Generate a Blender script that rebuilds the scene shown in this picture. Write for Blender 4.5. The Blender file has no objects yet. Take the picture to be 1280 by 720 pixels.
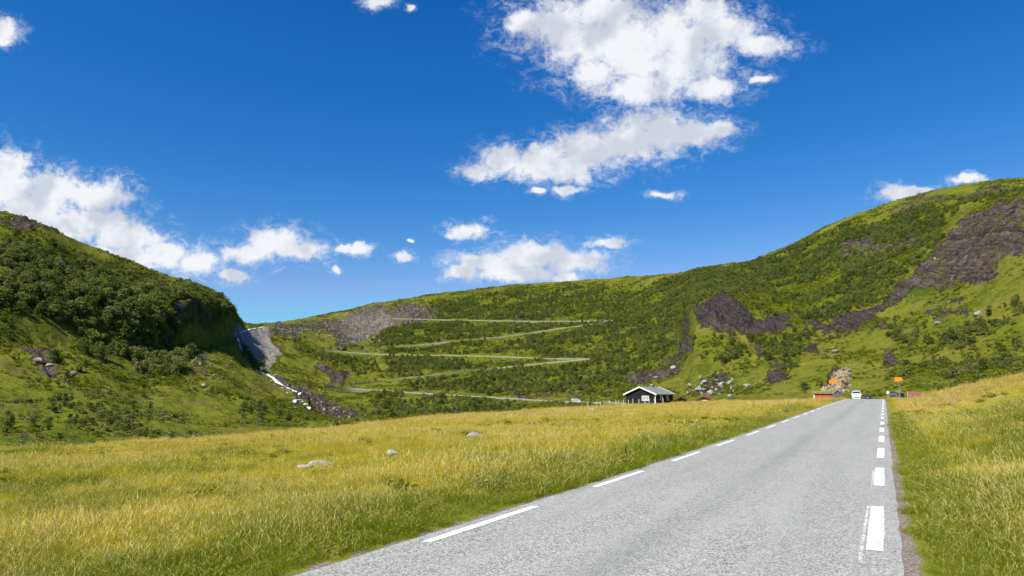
import bpy, bmesh, math, random
import numpy as np
from mathutils import Vector, Matrix

R = math.radians
random.seed(7)
rng = np.random.default_rng(11)
scene = bpy.context.scene
COL = scene.collection

# ------------------------------------------------------------------ camera numbers
F_PX, HCAM, PHI = 853.0, 1.7, math.atan(132.0 / 853.0)
CP, SP = math.cos(PHI), math.sin(PHI)

def ray(x, y):
    """direction through a point of the view: (azimuth, tangent of elevation)"""
    cx = (np.asarray(x, float) - 640) / F_PX
    cy = (360 - np.asarray(y, float)) / F_PX
    dx = cx; dy = CP - SP * cy; dz = SP + CP * cy
    return np.arctan2(dx, dy), dz / np.hypot(dx, dy)

def project(X, Y, Z):
    z = Z - HCAM
    d = Y * CP + z * SP
    d = np.where(d > 0.01, d, 0.01)
    return 640 + F_PX * X / d, 360 - F_PX * (-Y * SP + z * CP) / d

# ------------------------------------------------------------------ noise in numpy
_lat = {}
def vnoise(x, y, seed=0):
    if seed not in _lat:
        _lat[seed] = np.random.default_rng(1000 + seed).random((256, 256))
    L = _lat[seed]
    xi = np.floor(x).astype(int); yi = np.floor(y).astype(int)
    fx = x - xi; fy = y - yi
    fx = fx * fx * fx * (fx * (fx * 6 - 15) + 10); fy = fy * fy * fy * (fy * (fy * 6 - 15) + 10)
    a = L[xi & 255, yi & 255]; b = L[(xi + 1) & 255, yi & 255]
    c = L[xi & 255, (yi + 1) & 255]; d = L[(xi + 1) & 255, (yi + 1) & 255]
    return (a * (1 - fx) + b * fx) * (1 - fy) + (c * (1 - fx) + d * fx) * fy - 0.5

def fbm(x, y, seed=0, octs=4, gain=0.5):
    s = 0; a = 1.0; f = 1.0
    for o in range(octs):
        s = s + a * vnoise(x * f + 17.3 * o, y * f - 9.1 * o, seed + o)
        a *= gain; f *= 2.03
    return s

def ridged(x, y, seed=0, octs=3):
    s = 0; a = 1.0; f = 1.0
    for o in range(octs):
        s = s + a * (0.5 - 2 * np.abs(vnoise(x * f, y * f, seed + o)))
        a *= .5; f *= 2.1
    return s

def sstep(a, b, x):
    t = np.clip((x - a) / (b - a), 0, 1)
    return t * t * (3 - 2 * t)

# ------------------------------------------------------------------ the road in plan
AZR = math.atan2(466.0, F_PX / CP)
RD = np.array([math.sin(AZR), math.cos(AZR)])      # along the road
RR = np.array([math.cos(AZR), -math.sin(AZR)])     # to the right of it
_rs = [-60, 0, 12, 25, 47, 77, 110, 140, 180, 260, 340, 600]
_rz = [0, 0, .01, .08, .32, .68, .90, .74, .35, -.75, -1.6, -3]
def road_z(s):
    s = np.asarray(s, float)
    z = 0
    for o, w in ((-6, .25), (0, .5), (6, .25)):
        z = z + w * np.interp(s + o, _rs, _rz)
    return z
def road_curve(s):
    return -3.3 * sstep(95, 230, np.asarray(s, float))
LAT_L, LAT_R = -5.02, 0.04          # asphalt edges
def to_plan(s, lat):
    lat = np.asarray(lat) + road_curve(s)
    return s * RD[0] + lat * RR[0], s * RD[1] + lat * RR[1]
def from_plan(X, Y):
    s = X * RD[0] + Y * RD[1]
    return s, X * RR[0] + Y * RR[1] - road_curve(s)

# ------------------------------------------------------------------ terrain by radial profiles
# columns: x of the view; each entry (distance, y of the view)
colx = [-900, -500, -200, 0, 60, 100, 150, 190, 240, 270, 288, 305, 330, 350, 400, 450, 520, 640, 780, 850,
        868, 900, 940, 980, 1010, 1050, 1100, 1150, 1200, 1250, 1280, 1500, 2000]
A = [(45, 640), (48, 600), (55, 578), (62, 562), (66, 560), (70, 558), (75, 555), (80, 552), (86, 549), (90, 546), (92, 545), (94, 543),
     (98, 541), (101, 539.5), (109, 536), (116, 531), (126, 522), (140, 514), (153, 506), (150, 503), (149, 502.5), (147, 501.5), (142, 501),
     (135, 500.5), (128, 500), (118, 499), (105, 498), (90, 491), (80, 483), (75, 474), (72, 468), (60, 450), (50, 440)]
C = [(150, 640), (150, 600), (150, 580), (150, 566), (160, 561), (170, 556), (180, 553), (190, 550), (200, 549), (205, 547), (210, 545), (215, 543),
     (220, 542), (230, 540), (240, 537), (260, 533), (350, 522), (350, 514), (340, 506), (340, 502), (340, 501), (330, 500), (330, 500),
     (325, 499), (320, 498), (300, 497), (290, 496), (280, 491), (270, 484), (260, 476), (250, 471), (240, 455), (240, 445)]
D = [(240, 560), (240, 540), (240, 515), (240, 505), (250, 502), (260, 500), (270, 502), (280, 505), (300, 505), (310, 503), (320, 502), (325, 503),
     (330, 508), (335, 512), (330, 525), (320, 530), (440, 508), (440, 500), (430, 492), (420, 487), (410, 480), (400, 480), (390, 475),
     (380, 468), (375, 465), (370, 465), (365, 462), (360, 455), (355, 448), (350, 440), (350, 435), (340, 430), (340, 425)]
E = [(330, 520), (330, 480), (330, 455), (340, 445), (360, 442), (375, 442), (390, 452), (410, 463), (450, 440), (530, 427), (590, 424), (590, 442),
     (540, 464), (510, 480), (400, 515), (400, 528), (540, 490), (540, 480), (520, 470), (490, 445),
     (480, 412), (475, 413), (475, 416), (472, 416), (470, 421), (465, 412), (462, 404), (460, 396), (455, 376), (450, 342), (450, 327), (440, 320), (440, 315)]
FF = [(350, 420), (360, 380), (370, 360), (385, 352), (395, 362), (400, 380), (410, 392), (428, 390), (466, 378), (545, 380), (606, 390), (612, 424),
     (590, 450), (580, 460), (520, 492), (560, 492), (680, 456), (650, 452), (600, 440), (520, 425),
     (498, 376), (495, 372), (492, 385), (490, 398), (490, 405), (510, 384), (520, 364), (525, 345), (530, 312), (530, 276), (530, 258), (520, 250), (520, 250)]
G = [(450, 360), (460, 330), (465, 315), (475, 300), (485, 315), (495, 335), (505, 350), (510, 362), (525, 366), (590, 374), (645, 387), (690, 408),
     (720, 418), (740, 424), (780, 430), (820, 430), (860, 412), (880, 402), (850, 390), (760, 370),
     (740, 358), (720, 350), (710, 345), (700, 340), (700, 336), (690, 318), (690, 300), (690, 282), (680, 262), (680, 245), (680, 240), (680, 235), (680, 235)]
H = [(550, 300), (550, 280), (548, 268), (545, 262), (552, 282), (560, 301), (566, 321), (572, 337), (590, 353), (650, 366), (700, 384), (770, 404),
     (860, 405), (920, 403), (1000, 393), (1060, 383), (1110, 370), (1140, 356), (1050, 344), (980, 341),
     (950, 335), (930, 330), (915, 324), (900, 309), (895, 294), (885, 275), (880, 257), (870, 242), (860, 229), (850, 222), (845, 221), (840, 225), (840, 240)]

def curve(pts):
    az = []; rr_ = []; zz = []
    for x, (r, y) in zip(colx, pts):
        a, t = ray(x, y)
        az.append(float(a)); rr_.append(r); zz.append(HCAM + float(t) * r)
    return np.array(az), np.array(rr_, float), np.array(zz)

az_f = np.linspace(R(-43), R(43), 1120)
az_l = np.linspace(R(-180), R(-43), 90)[:-1]
az_r = np.linspace(R(43), R(180), 90)[1:]
AZ = np.concatenate([az_l, az_f, az_r]); NA = len(AZ)
RAD = np.concatenate([np.geomspace(.6, 60, 80)[:-1], np.linspace(60, 170, 75)[:-1], np.linspace(170, 700, 225)[:-1],
                      np.linspace(700, 1200, 130)[:-1], np.geomspace(1200, 9000, 26)]); NR = len(RAD)

def smooth_az(v, k=7):
    w = np.hanning(k + 2)[1:-1]; w /= w.sum()
    return np.convolve(np.pad(v, k // 2, mode='edge'), w, mode='valid')

side = sstep(R(60), R(150), np.abs(AZ))
def on_grid(cv, r0, z0, k=7):
    a, r, z = curve(cv)
    rg = np.interp(AZ, a, r); zg = np.interp(AZ, a, z)
    rg = rg * (1 - side) + r0 * side; zg = zg * (1 - side) + z0 * side
    return smooth_az(rg, k), smooth_az(zg, k)

rA, zA = on_grid(A, 80, -1, 21)
rC, zC = on_grid(C, 230, -6, 15)
rD, zD = on_grid(D, 330, 8, 11)
rE, zE = on_grid(E, 440, 20)
rF, zF = on_grid(FF, 520, 45)
rG, zG = on_grid(G, 640, 80, 9)
rH, zH = on_grid(H, 860, 120, 7)
rB = rA + (rC - rA) * .35
zB = np.minimum(zA, zC) - 2.5 - 2.0 * sstep(R(10), R(-20), AZ)
rI = rH + 250; zI = zH - 45
rJ = np.full(NA, 2600.0); zJ = np.full(NA, -20.0) 
rK = np.full(NA, 9500.0); zK = np.full(NA, -60.0)
rI = np.minimum(rI, 1450)
PR = np.stack([rA, rB, rC, rD, rE, rF, rG, rH, rI, rJ, rK], 1)
PZ = np.stack([zA, zB, zC, zD, zE, zF, zG, zH, zI, zJ, zK], 1)

ZB = np.zeros((NR, NA))
for j in range(NA):
    z = np.interp(RAD, PR[j], PZ[j])
    t = np.clip(RAD / rA[j], 0, 1)
    near = zA[j] * t ** (1.2 if zA[j] < 0 else 1.6)
    z = np.where(RAD < rA[j], near, z)
    ZB[:, j] = z
# soften the kinks a little along the radius
k = np.array([1, 2, 3, 2, 1.]); k /= k.sum()
ZS = ZB.copy()
for i, w in enumerate(k):
    sh = i - 2
    ZS += 0
ZP = np.pad(ZB, ((2, 2), (0, 0)), mode='edge')
ZS = sum(w * ZP[i:i + NR] for i, w in enumerate(k))
ZB = ZS

RG, AG = np.meshgrid(RAD, AZ, indexing='ij')
XG = RG * np.sin(AG); YG = RG * np.cos(AG)
PXG, PYG = project(XG, YG, ZB)

# ---- painted regions, given as outlines of real patches of ground
def poly_mask(px, py, poly, soft=6.0):
    """1 inside, fading over `soft` outside (signed distance)"""
    P = np.array(poly, float)
    inside = np.zeros(px.shape, bool); dmin = np.full(px.shape, 1e9)
    n = len(P)
    for i in range(n):
        x0, y0 = P[i]; x1, y1 = P[(i + 1) % n]
        c = (y0 > py) != (y1 > py)
        if y0 != y1:
            xx = x0 + (py - y0) * (x1 - x0) / (y1 - y0)
            inside ^= (c & (px < xx))
        ex, ey = x1 - x0, y1 - y0
        L2 = ex * ex + ey * ey + 1e-9
        t = np.clip(((px - x0) * ex + (py - y0) * ey) / L2, 0, 1)
        dmin = np.minimum(dmin, np.hypot(px - x0 - t * ex, py - y0 - t * ey))
    sd = np.where(inside, -dmin, dmin)
    return np.clip(.5 - sd / (2 * soft), 0, 1)

def line_mask(px, py, pts, w):
    P = np.array(pts, float); dmin = np.full(px.shape, 1e9)
    for i in range(len(P) - 1):
        x0, y0 = P[i]; x1, y1 = P[i + 1]
        ex, ey = x1 - x0, y1 - y0
        t = np.clip(((px - x0) * ex + (py - y0) * ey) / (ex * ex + ey * ey + 1e-9), 0, 1)
        dmin = np.minimum(dmin, np.hypot(px - x0 - t * ex, py - y0 - t * ey))
    return np.clip(1.2 - dmin / w, 0, 1)

ROCK = [  # outline, strength
    ([(0, 272), (30, 274), (60, 284), (82, 293), (74, 299), (40, 291), (0, 286)], 1.0),
    ([(298, 412), (335, 414), (352, 440), (345, 458), (330, 462), (305, 440)], 1.35),
    ([(338, 405), (400, 405), (430, 398), (470, 385), (540, 382), (538, 400), (500, 405), (470, 425), (425, 432), (400, 415), (340, 420)], .86),
    ([(425, 400), (480, 392), (500, 402), (478, 425), (440, 430)], .95),
    ([(398, 480), (412, 461), (428, 468), (425, 480)], 1.0),
    ([(345, 470), (375, 476), (398, 492), (425, 508), (458, 520), (462, 534), (420, 530), (385, 512), (360, 498)], 1.1),
    ([(867, 382), (885, 372), (905, 366), (925, 380), (940, 392), (965, 397), (980, 392), (985, 405), (965, 416), (925, 413), (900, 416), (872, 402)], 1.0),
    ([(978, 398), (1000, 404), (1030, 402), (1060, 396), (1100, 372), (1140, 340), (1175, 300), (1200, 270), (1240, 258), (1285, 248), (1285, 312), (1262, 322), (1240, 345), (1200, 362), (1160, 364), (1130, 368), (1095, 400), (1050, 415), (1010, 415)], .92),
    ([(1190, 250), (1230, 232), (1280, 226), (1280, 240), (1230, 246)], .62),
    ([(1120, 300), (1150, 300), (1160, 312), (1120, 322), (1050, 326), (1060, 315)], .7),
    ([(1040, 345), (1070, 345), (1090, 355), (1050, 360)], .4),
    ([(940, 428), (970, 430), (955, 445), (945, 442)], .9),
    ([(965, 446), (990, 450), (980, 464), (966, 460)], .9),
    ([(1010, 432), (1035, 430), (1035, 446), (1015, 444)], .8),
    ([(785, 465), (840, 452), (850, 400), (862, 400), (862, 442), (846, 470), (800, 485)], .75),
    ([(785, 468), (820, 455), (835, 470), (800, 482)], .95),
    ([(868, 480), (905, 470), (925, 478), (905, 492), (865, 496)], .8),
    ([(1028, 488), (1052, 462), (1062, 466), (1058, 488)], 1.0),
    ([(1100, 450), (1122, 452), (1120, 462), (1102, 460)], .9),
    ([(1168, 378), (1205, 376), (1205, 386), (1170, 386)], .8),
    ([(1150, 400), (1210, 392), (1230, 402), (1160, 408)], .6),
    ([(15, 440), (50, 450), (95, 466), (90, 472), (40, 462), (10, 452)], .8),
    ([(238, 440), (270, 450), (268, 470), (245, 462)], .62),
    ([(15, 532), (35, 536), (45, 552), (25, 556)], .95),
    ([(535, 395), (640, 398), (735, 400), (735, 396), (640, 393), (540, 391)], .7),
    ([(545, 415), (575, 418), (572, 425), (545, 424)], .8),
    ([(700, 440), (740, 440), (738, 448), (690, 450)], .9),
    ([(635, 489), (680, 490), (675, 498), (640, 497)], .95),
    ([(500, 470), (535, 464), (535, 469), (500, 474)], .7),
    ([(520, 483), (560, 486), (560, 491), (520, 488)], .6),
    ([(590, 505), (610, 506), (605, 516), (590, 516)], .7),
    ([(600, 360), (650, 355), (650, 360), (600, 364)], .6),
    ([(1100, 262), (1150, 246), (1185, 238), (1200, 246), (1160, 262), (1120, 272)], .62),
    ([(1045, 300), (1095, 294), (1110, 306), (1060, 318)], .78),
    ([(1120, 300), (1165, 296), (1175, 306), (1130, 312)], .8),
    ([(1160, 392), (1200, 384), (1215, 394), (1190, 410), (1160, 404)], .8),
    ([(1080, 410), (1105, 408), (1108, 418), (1085, 422)], .85),
    ([(1100, 450), (1122, 448), (1124, 462), (1102, 464)], .95),
    ([(960, 455), (985, 455), (985, 478), (968, 474)], .9),
    ([(935, 425), (960, 428), (960, 446), (945, 442)], .9),
    ([(640, 490), (700, 492), (735, 498), (690, 500), (640, 497)], .8),
    ([(210, 365), (262, 372), (290, 400), (270, 408), (235, 408), (205, 400)], .6),
    ([(0, 318), (40, 325), (58, 345), (30, 360), (0, 365)], .6),
]
FOREST = [
    ([(135, 395), (235, 395), (232, 440), (222, 463), (175, 456), (140, 430)], 1.5),
    ([(0, 312), (40, 305), (120, 325), (200, 345), (265, 366), (298, 398), (285, 410), (250, 405), (222, 420), (228, 462), (195, 466), (160, 455), (120, 432), (60, 405), (0, 390)], .95),
    ([(0, 285), (100, 318), (200, 345), (120, 330), (40, 310), (0, 305)], .35),
    ([(60, 487), (110, 485), (175, 500), (190, 520), (180, 545), (100, 553), (30, 540), (0, 545), (0, 500)], .3),
    ([(20, 440), (100, 440), (190, 480), (160, 490), (90, 470), (20, 460)], .14),
    ([(295, 505), (385, 518), (400, 528), (330, 530), (290, 520)], .2),
    ([(545, 376), (620, 366), (720, 358), (835, 350), (850, 400), (835, 450), (800, 470), (790, 490), (740, 497), (640, 490), (560, 487), (500, 480), (480, 474), (478, 408), (540, 396)], .62),
    ([(555, 382), (640, 372), (760, 372), (840, 380), (820, 398), (720, 397), (560, 394)], .6),
    ([(480, 408), (560, 410), (760, 406), (840, 400), (820, 440), (700, 446), (560, 440), (470, 436)], .3),
    ([(560, 470), (700, 458), (800, 450), (780, 492), (640, 488), (560, 480)], .4),
    ([(360, 425), (420, 430), (470, 440), (470, 478), (420, 460), (380, 445)], .35),
    ([(470, 500), (640, 500), (740, 510), (640, 516), (520, 522), (440, 532), (430, 510)], .25),
    ([(835, 350), (880, 334), (960, 323), (1060, 284), (1130, 265), (1185, 258), (1180, 290), (1150, 320), (1090, 366), (1050, 395), (985, 400), (930, 385), (905, 364), (870, 376), (850, 410), (836, 420)], .97),
    ([(960, 400), (1008, 410), (1015, 430), (985, 465), (955, 455), (945, 425)], .85),
    ([(860, 415), (930, 420), (935, 450), (890, 452), (850, 440)], .5),
    ([(1120, 420), (1200, 410), (1280, 380), (1280, 440), (1200, 445), (1120, 445)], .35),
    ([(1110, 462), (1200, 450), (1280, 448), (1280, 462), (1200, 470), (1130, 478)], .4),
    ([(995, 490), (1030, 468), (1045, 460), (1030, 490)], .7),
    ([(1180, 250), (1280, 224), (1280, 262), (1230, 262)], .3),
    ([(1050, 400), (1120, 390), (1160, 380), (1150, 400), (1090, 430), (1040, 430)], .3),
]
wx = PXG + 22 * fbm(PXG / 26, PYG / 14, 40, 3)
wy = PYG + 12 * fbm(PXG / 26, PYG / 14, 50, 3)
inview = (YG > 20) & (RG > 140)
rock = np.zeros_like(ZB)
for poly, s in ROCK:
    rock = np.maximum(rock, s * poly_mask(wx, wy, poly, 4.0))
rock = rock * inview * (RG > rB[None, :])
forest = np.zeros_like(ZB)
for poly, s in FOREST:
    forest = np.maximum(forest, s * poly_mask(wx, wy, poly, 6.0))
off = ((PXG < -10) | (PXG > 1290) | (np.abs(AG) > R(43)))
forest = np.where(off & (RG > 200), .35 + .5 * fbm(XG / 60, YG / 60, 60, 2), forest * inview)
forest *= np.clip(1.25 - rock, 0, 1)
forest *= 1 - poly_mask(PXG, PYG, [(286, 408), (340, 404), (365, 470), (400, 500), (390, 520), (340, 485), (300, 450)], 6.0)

# ---- relief
hill = sstep(0, 1, (RG - rB[None, :]) / (rD - rB)[None, :])
farfade = 1 - .45 * sstep(-80, 0, RG - rH[None, :])
n1 = fbm(XG / 95, YG / 95, 1, 2) * 7.0
n2 = fbm(XG / 32, YG / 32, 5, 2) * 3.4
n3 = fbm(XG / 11, YG / 11, 9, 3) * 1.9 + fbm(XG / 4.5, YG / 4.5, 12, 2) * .9
ZN = hill * farfade * (n1 * .75 + n2 + n3)
rough = np.clip(rock * 1.2, 0, 1)
slab = poly_mask(wx, wy, ROCK[1][0], 8.0)
rough = rough * (1 - .6 * slab) * (1 - poly_mask(PXG, PYG, [(0, 515), (80, 515), (80, 575), (0, 575)], 12.0))
crag = poly_mask(wx, wy, ROCK[6][0], 8.0)
acr, alg = XG * .66 + YG * .75, XG * .75 - YG * .66
ZN += rough * (ridged(acr / 11, alg / 42, 20, 3) * 3.2 + ridged(XG / 6, YG / 6, 25, 2) * 1.2)
ZN += rough * crag * (ridged(XG / 9, YG / 16, 27, 3) * 8.0)
terr = fbm(XG / 40, YG / 40, 30, 2) * 12 + ZB + .55 * XG
ZN += rough * .8 * (np.abs(((terr / 5.5) % 1) - .5) * 2 - .5)
# meadow bumps
s_, lat_ = from_plan(XG, YG)
offroad = np.maximum(np.maximum(LAT_L - lat_, lat_ - LAT_R), 0)
mead = (1 - hill) * sstep(.5, 6, offroad)
ZN += mead * (fbm(XG / 7, YG / 7, 70, 2) * .28 + fbm(XG / 2.1, YG / 2.1, 75, 2) * .12) * sstep(2, 10, RG)
ZG = ZB + ZN
# road bed
wroad = (1 - sstep(.6, 7, offroad)) * (1 - sstep(235, 270, s_)) * (s_ > -200)
ZG = ZG * (1 - wroad) + (road_z(s_) - .06 * sstep(.08, .35, np.minimum(lat_ - LAT_L, LAT_R - lat_)) - .012 * (1 - sstep(.4, 1.2, offroad))) * wroad
# shallow verge
ZG -= .05 * sstep(.8, 2, offroad) * (1 - sstep(2, 5, offroad)) * (RG < 150)

TE = (ZG - HCAM) / RG
VIS = np.maximum.accumulate(np.where(RG > 2, TE, -9), 0)

def ground(X, Y):
    X = np.asarray(X, float); Y = np.asarray(Y, float)
    a = np.arctan2(X, Y); r = np.clip(np.hypot(X, Y), RAD[0], RAD[-1] - 1)
    j = np.clip(np.searchsorted(AZ, a) - 1, 0, NA - 2); i = np.clip(np.searchsorted(RAD, r) - 1, 0, NR - 2)
    fa = np.clip((a - AZ[j]) / (AZ[j + 1] - AZ[j]), 0, 1); fr = (r - RAD[i]) / (RAD[i + 1] - RAD[i])
    return ((ZG[i, j] * (1 - fa) + ZG[i, j + 1] * fa) * (1 - fr) + (ZG[i + 1, j] * (1 - fa) + ZG[i + 1, j + 1] * fa) * fr)

def field(Fd, X, Y):
    a = np.arctan2(X, Y); r = np.hypot(X, Y)
    j = np.clip(np.searchsorted(AZ, a), 0, NA - 1); i = np.clip(np.searchsorted(RAD, r), 0, NR - 1)
    return Fd[i, j]

def pick(x, y, rmin=3.0):
    """where the line of sight through (x, y) first meets the ground beyond rmin"""
    a, t = ray(x, y); a = float(a); t = float(t)
    j = int(np.clip(np.searchsorted(AZ, a), 0, NA - 1))
    ok = np.where((TE[:, j] >= t) & (RAD > rmin))[0]
    if len(ok) == 0:
        i = int(np.argmax(np.where(RAD > rmin, TE[:, j], -9)))
        r = RAD[i]
    else:
        i = ok[0]
        if i > 0 and RAD[i - 1] > rmin and TE[i - 1, j] < t:
            f = (t - TE[i - 1, j]) / (TE[i, j] - TE[i - 1, j] + 1e-12)
            r = RAD[i - 1] + f * (RAD[i] - RAD[i - 1])
        else:
            r = RAD[i]
    X, Y = r * math.sin(a), r * math.cos(a)
    return X, Y, float(ground(X, Y)), r

# ---- benches cut for the hairpin road and the bed of the stream
def resample(pts, step):
    P = np.array(pts, float); d = np.concatenate([[0], np.cumsum(np.hypot(*(P[1:, :2] - P[:-1, :2]).T))])
    t = np.arange(0, d[-1], step)
    return tuple(np.interp(t, d, P[:, i]) for i in range(P.shape[1]))
ROAD_LINES = [
    [(792, 504.5), (760, 503.8), (700, 501.5), (655, 499), (620, 497), (560, 493.5), (500, 489.5), (440, 485.5), (402, 482.5)],
    [(439, 480.5), (480, 475.5), (535, 469.5), (582, 464), (640, 458), (700, 452), (737, 448.6)],
    [(737, 448.6), (692, 448.5), (640, 446), (560, 444), (480, 443), (430, 440), (395, 436.5)],
    [(440, 439.5), (465, 436.5), (520, 431), (570, 427), (640, 419.5), (700, 410.5), (775, 400.5)],
    [(775, 400.5), (735, 401.5), (660, 401.5), (600, 400.5), (540, 399.5), (488, 397.5)]]
ROADLAY = []
def med(v, k):
    p_ = np.pad(v, k, mode='edge'); return np.array([np.median(p_[i:i + 2 * k + 1]) for i in range(len(v))])
def smo(v, k):
    w_ = np.hanning(2 * k + 3)[1:-1]; w_ /= w_.sum(); return np.convolve(np.pad(v, k, mode='edge'), w_, mode='valid')
def clear_sight(az, rs, tn, front, back, drop):
    """lower the ground just in front of a line so that nothing stands before it"""
    o_ = np.argsort(az); a_, r_, t_ = az[o_], rs[o_], tn[o_]
    js = np.where((AZ >= a_[0]) & (AZ <= a_[-1]))[0]
    rk = np.interp(AZ[js], a_, r_); tk = np.interp(AZ[js], a_, t_)
    for j, r0, t0 in zip(js, rk, tk):
        w_ = (RAD > r0 - front) & (RAD < r0 + back)
        cap = HCAM + t0 * RAD[w_] - drop
        ZG[w_, j] = np.minimum(ZG[w_, j], cap)
for pts in ROAD_LINES:
    px, py = resample(pts, 4)
    rs = smo(med(np.array([pick(x, y, 330)[3] for x, y in zip(px, py)]), 8), 8)
    az, tn = ray(px, py); ROADLAY.append((az, rs, tn))
for az, rs, tn in ROADLAY: clear_sight(az, rs, tn, 40, 1.5, .9)
STREAMS = [[(296, 423, 1.6, .7, 600), (299, 430, 2.6, .6, 596), (302, 438, 2.2, .85, 590), (306, 446, 1.8, 1, 583), (311, 453, 1.6, 1, 575), (316, 459, 1.6, .9, 567), (324, 464, 1.9, .9, 553),
            (333, 468, 1.8, .85, 541), (341, 472, 1.4, .5, 529), (347, 478, 1.5, .85, 519), (356, 483, 1.2, .35, 501), (366, 488, 1.4, .7, 484), (376, 491.5, 1.5, 1, 468), (371, 496, 1.5, 1, 463)],
           [(368, 500, 1.6, 1, 458), (377, 500, 2.0, 1, 453), (382, 505, 1.6, 1, 446), (386, 512, 1.2, .95, 438)],
           [(386, 512, .8, .5, 438), (402, 518, .8, .35, 400), (425, 526, 1.0, .3, 345), (450, 532, 1.2, .55, 295)],
           [(330, 408.5, 1.2, .5, 760), (312, 411.5, 1.3, .8, 720), (299, 416, 1.2, .7, 665)],
           [(369, 500, 1.1, 1, 457), (366, 505, 1.0, 1, 450), (368, 510, .8, .9, 444)]]
SLAY = []
for k_, pts in enumerate(STREAMS):
    q = resample(pts, 1.2); az, tn = ray(q[0], q[1]); SLAY.append((q, az, tn))
    if k_ in (0, 2): clear_sight(az, q[4], tn, 45, 3, .35)
TE = (ZG - HCAM) / RG
VIS = np.maximum.accumulate(np.where(RG > 2, TE, -9), 0)
for k_ in (1, 3, 4):                         # these cascades lie on the rock as it is
    q, az, tn = SLAY[k_]
    rs = smo(med(np.array([pick(x, y, 330)[3] for x, y in zip(q[0], q[1])]), 2), 2) - 1.0
    SLAY[k_] = ((q[0], q[1], q[2], q[3], rs), az, tn)

# ------------------------------------------------------------------ helpers
def tag(o, label=None, cat=None, group=None, kind=None):
    if label: o['label'] = label
    if cat: o['category'] = cat
    if group: o['group'] = group
    if kind: o['kind'] = kind
    return o

def mesh_obj(name, verts, faces, mat=None, parent=None, smooth=False, attrs=None, loc=None):
    me = bpy.data.meshes.new(name)
    verts = np.asarray(verts, np.float32)
    if isinstance(faces, np.ndarray):
        nf, k = faces.shape
        me.vertices.add(len(verts)); me.vertices.foreach_set('co', verts.ravel())
        me.loops.add(nf * k); me.loops.foreach_set('vertex_index', faces.astype(np.int32).ravel())
        me.polygons.add(nf)
        me.polygons.foreach_set('loop_start', np.arange(0, nf * k, k, dtype=np.int32))
        me.polygons.foreach_set('loop_total', np.full(nf, k, np.int32))
        me.update(calc_edges=True)
    else:
        me.from_pydata([tuple(v) for v in verts], [], faces); me.update()
    if smooth:
        me.polygons.foreach_set('use_smooth', np.ones(len(me.polygons), bool))
    for an, av in (attrs or {}).items():
        at = me.attributes.new(an, 'FLOAT', 'POINT'); at.data.foreach_set('value', np.asarray(av, np.float32))
    if mat: me.materials.append(mat)
    o = bpy.data.objects.new(name, me); COL.objects.link(o)
    if parent: o.parent = parent
    if loc is not None: o.location = loc
    return o

def empty(name, loc, rz=0.0):
    o = bpy.data.objects.new(name, None); COL.objects.link(o)
    o.empty_display_size = .3; o.location = loc; o.rotation_euler = (0, 0, rz)
    return o

class MB:
    def __init__(s): s.v = []; s.f = []
    def box(s, x0, x1, y0, y1, z0, z1):
        n = len(s.v)
        s.v += [(x0, y0, z0), (x1, y0, z0), (x1, y1, z0), (x0, y1, z0), (x0, y0, z1), (x1, y0, z1), (x1, y1, z1), (x0, y1, z1)]
        s.f += [(n, n + 3, n + 2, n + 1), (n + 4, n + 5, n + 6, n + 7), (n, n + 1, n + 5, n + 4), (n + 1, n + 2, n + 6, n + 5), (n + 2, n + 3, n + 7, n + 6), (n + 3, n, n + 4, n + 7)]
        return s
    def prism(s, prof, axis, a, b):
        """profile of 2D points extruded along axis from a to b; axis 'x' -> prof is (y,z); 'y' -> (x,z)"""
        n = len(s.v); k = len(prof)
        for t in (a, b):
            for p, q in prof:
                s.v.append((t, p, q) if axis == 'x' else (p, t, q))
        s.f.append(tuple(range(n, n + k))); s.f.append(tuple(range(n + 2 * k - 1, n + k - 1, -1)))
        for i in range(k):
            j = (i + 1) % k
            s.f.append((n + i, n + k + i, n + k + j, n + j))
        return s
    def tube(s, p0, p1, r0, r1=None, n=8):
        r1 = r0 if r1 is None else r1
        p0 = Vector(p0); p1 = Vector(p1); d = (p1 - p0).normalized()
        u = d.orthogonal().normalized(); w = d.cross(u); b = len(s.v)
        for p, r in ((p0, r0), (p1, r1)):
            for i in range(n):
                a = 2 * math.pi * i / n
                s.v.append(tuple(p + (u * math.cos(a) + w * math.sin(a)) * r))
        for i in range(n):
            j = (i + 1) % n
            s.f.append((b + i, b + j, b + n + j, b + n + i))
        s.f.append(tuple(range(b + n - 1, b - 1, -1))); s.f.append(tuple(range(b + n, b + 2 * n)))
        return s
    def build(s, name, mat, parent=None, bevel=0, smooth=False):
        o = mesh_obj(name, s.v, s.f, mat, parent)
        bm = bmesh.new(); bm.from_mesh(o.data)
        bmesh.ops.recalc_face_normals(bm, faces=bm.faces[:])
        if bevel:
            bmesh.ops.bevel(bm, geom=bm.edges[:], offset=bevel, segments=2, affect='EDGES', clamp_overlap=True)
        bm.to_mesh(o.data); bm.free()
        if smooth:
            for p in o.data.polygons: p.use_smooth = True
        return o

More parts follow.
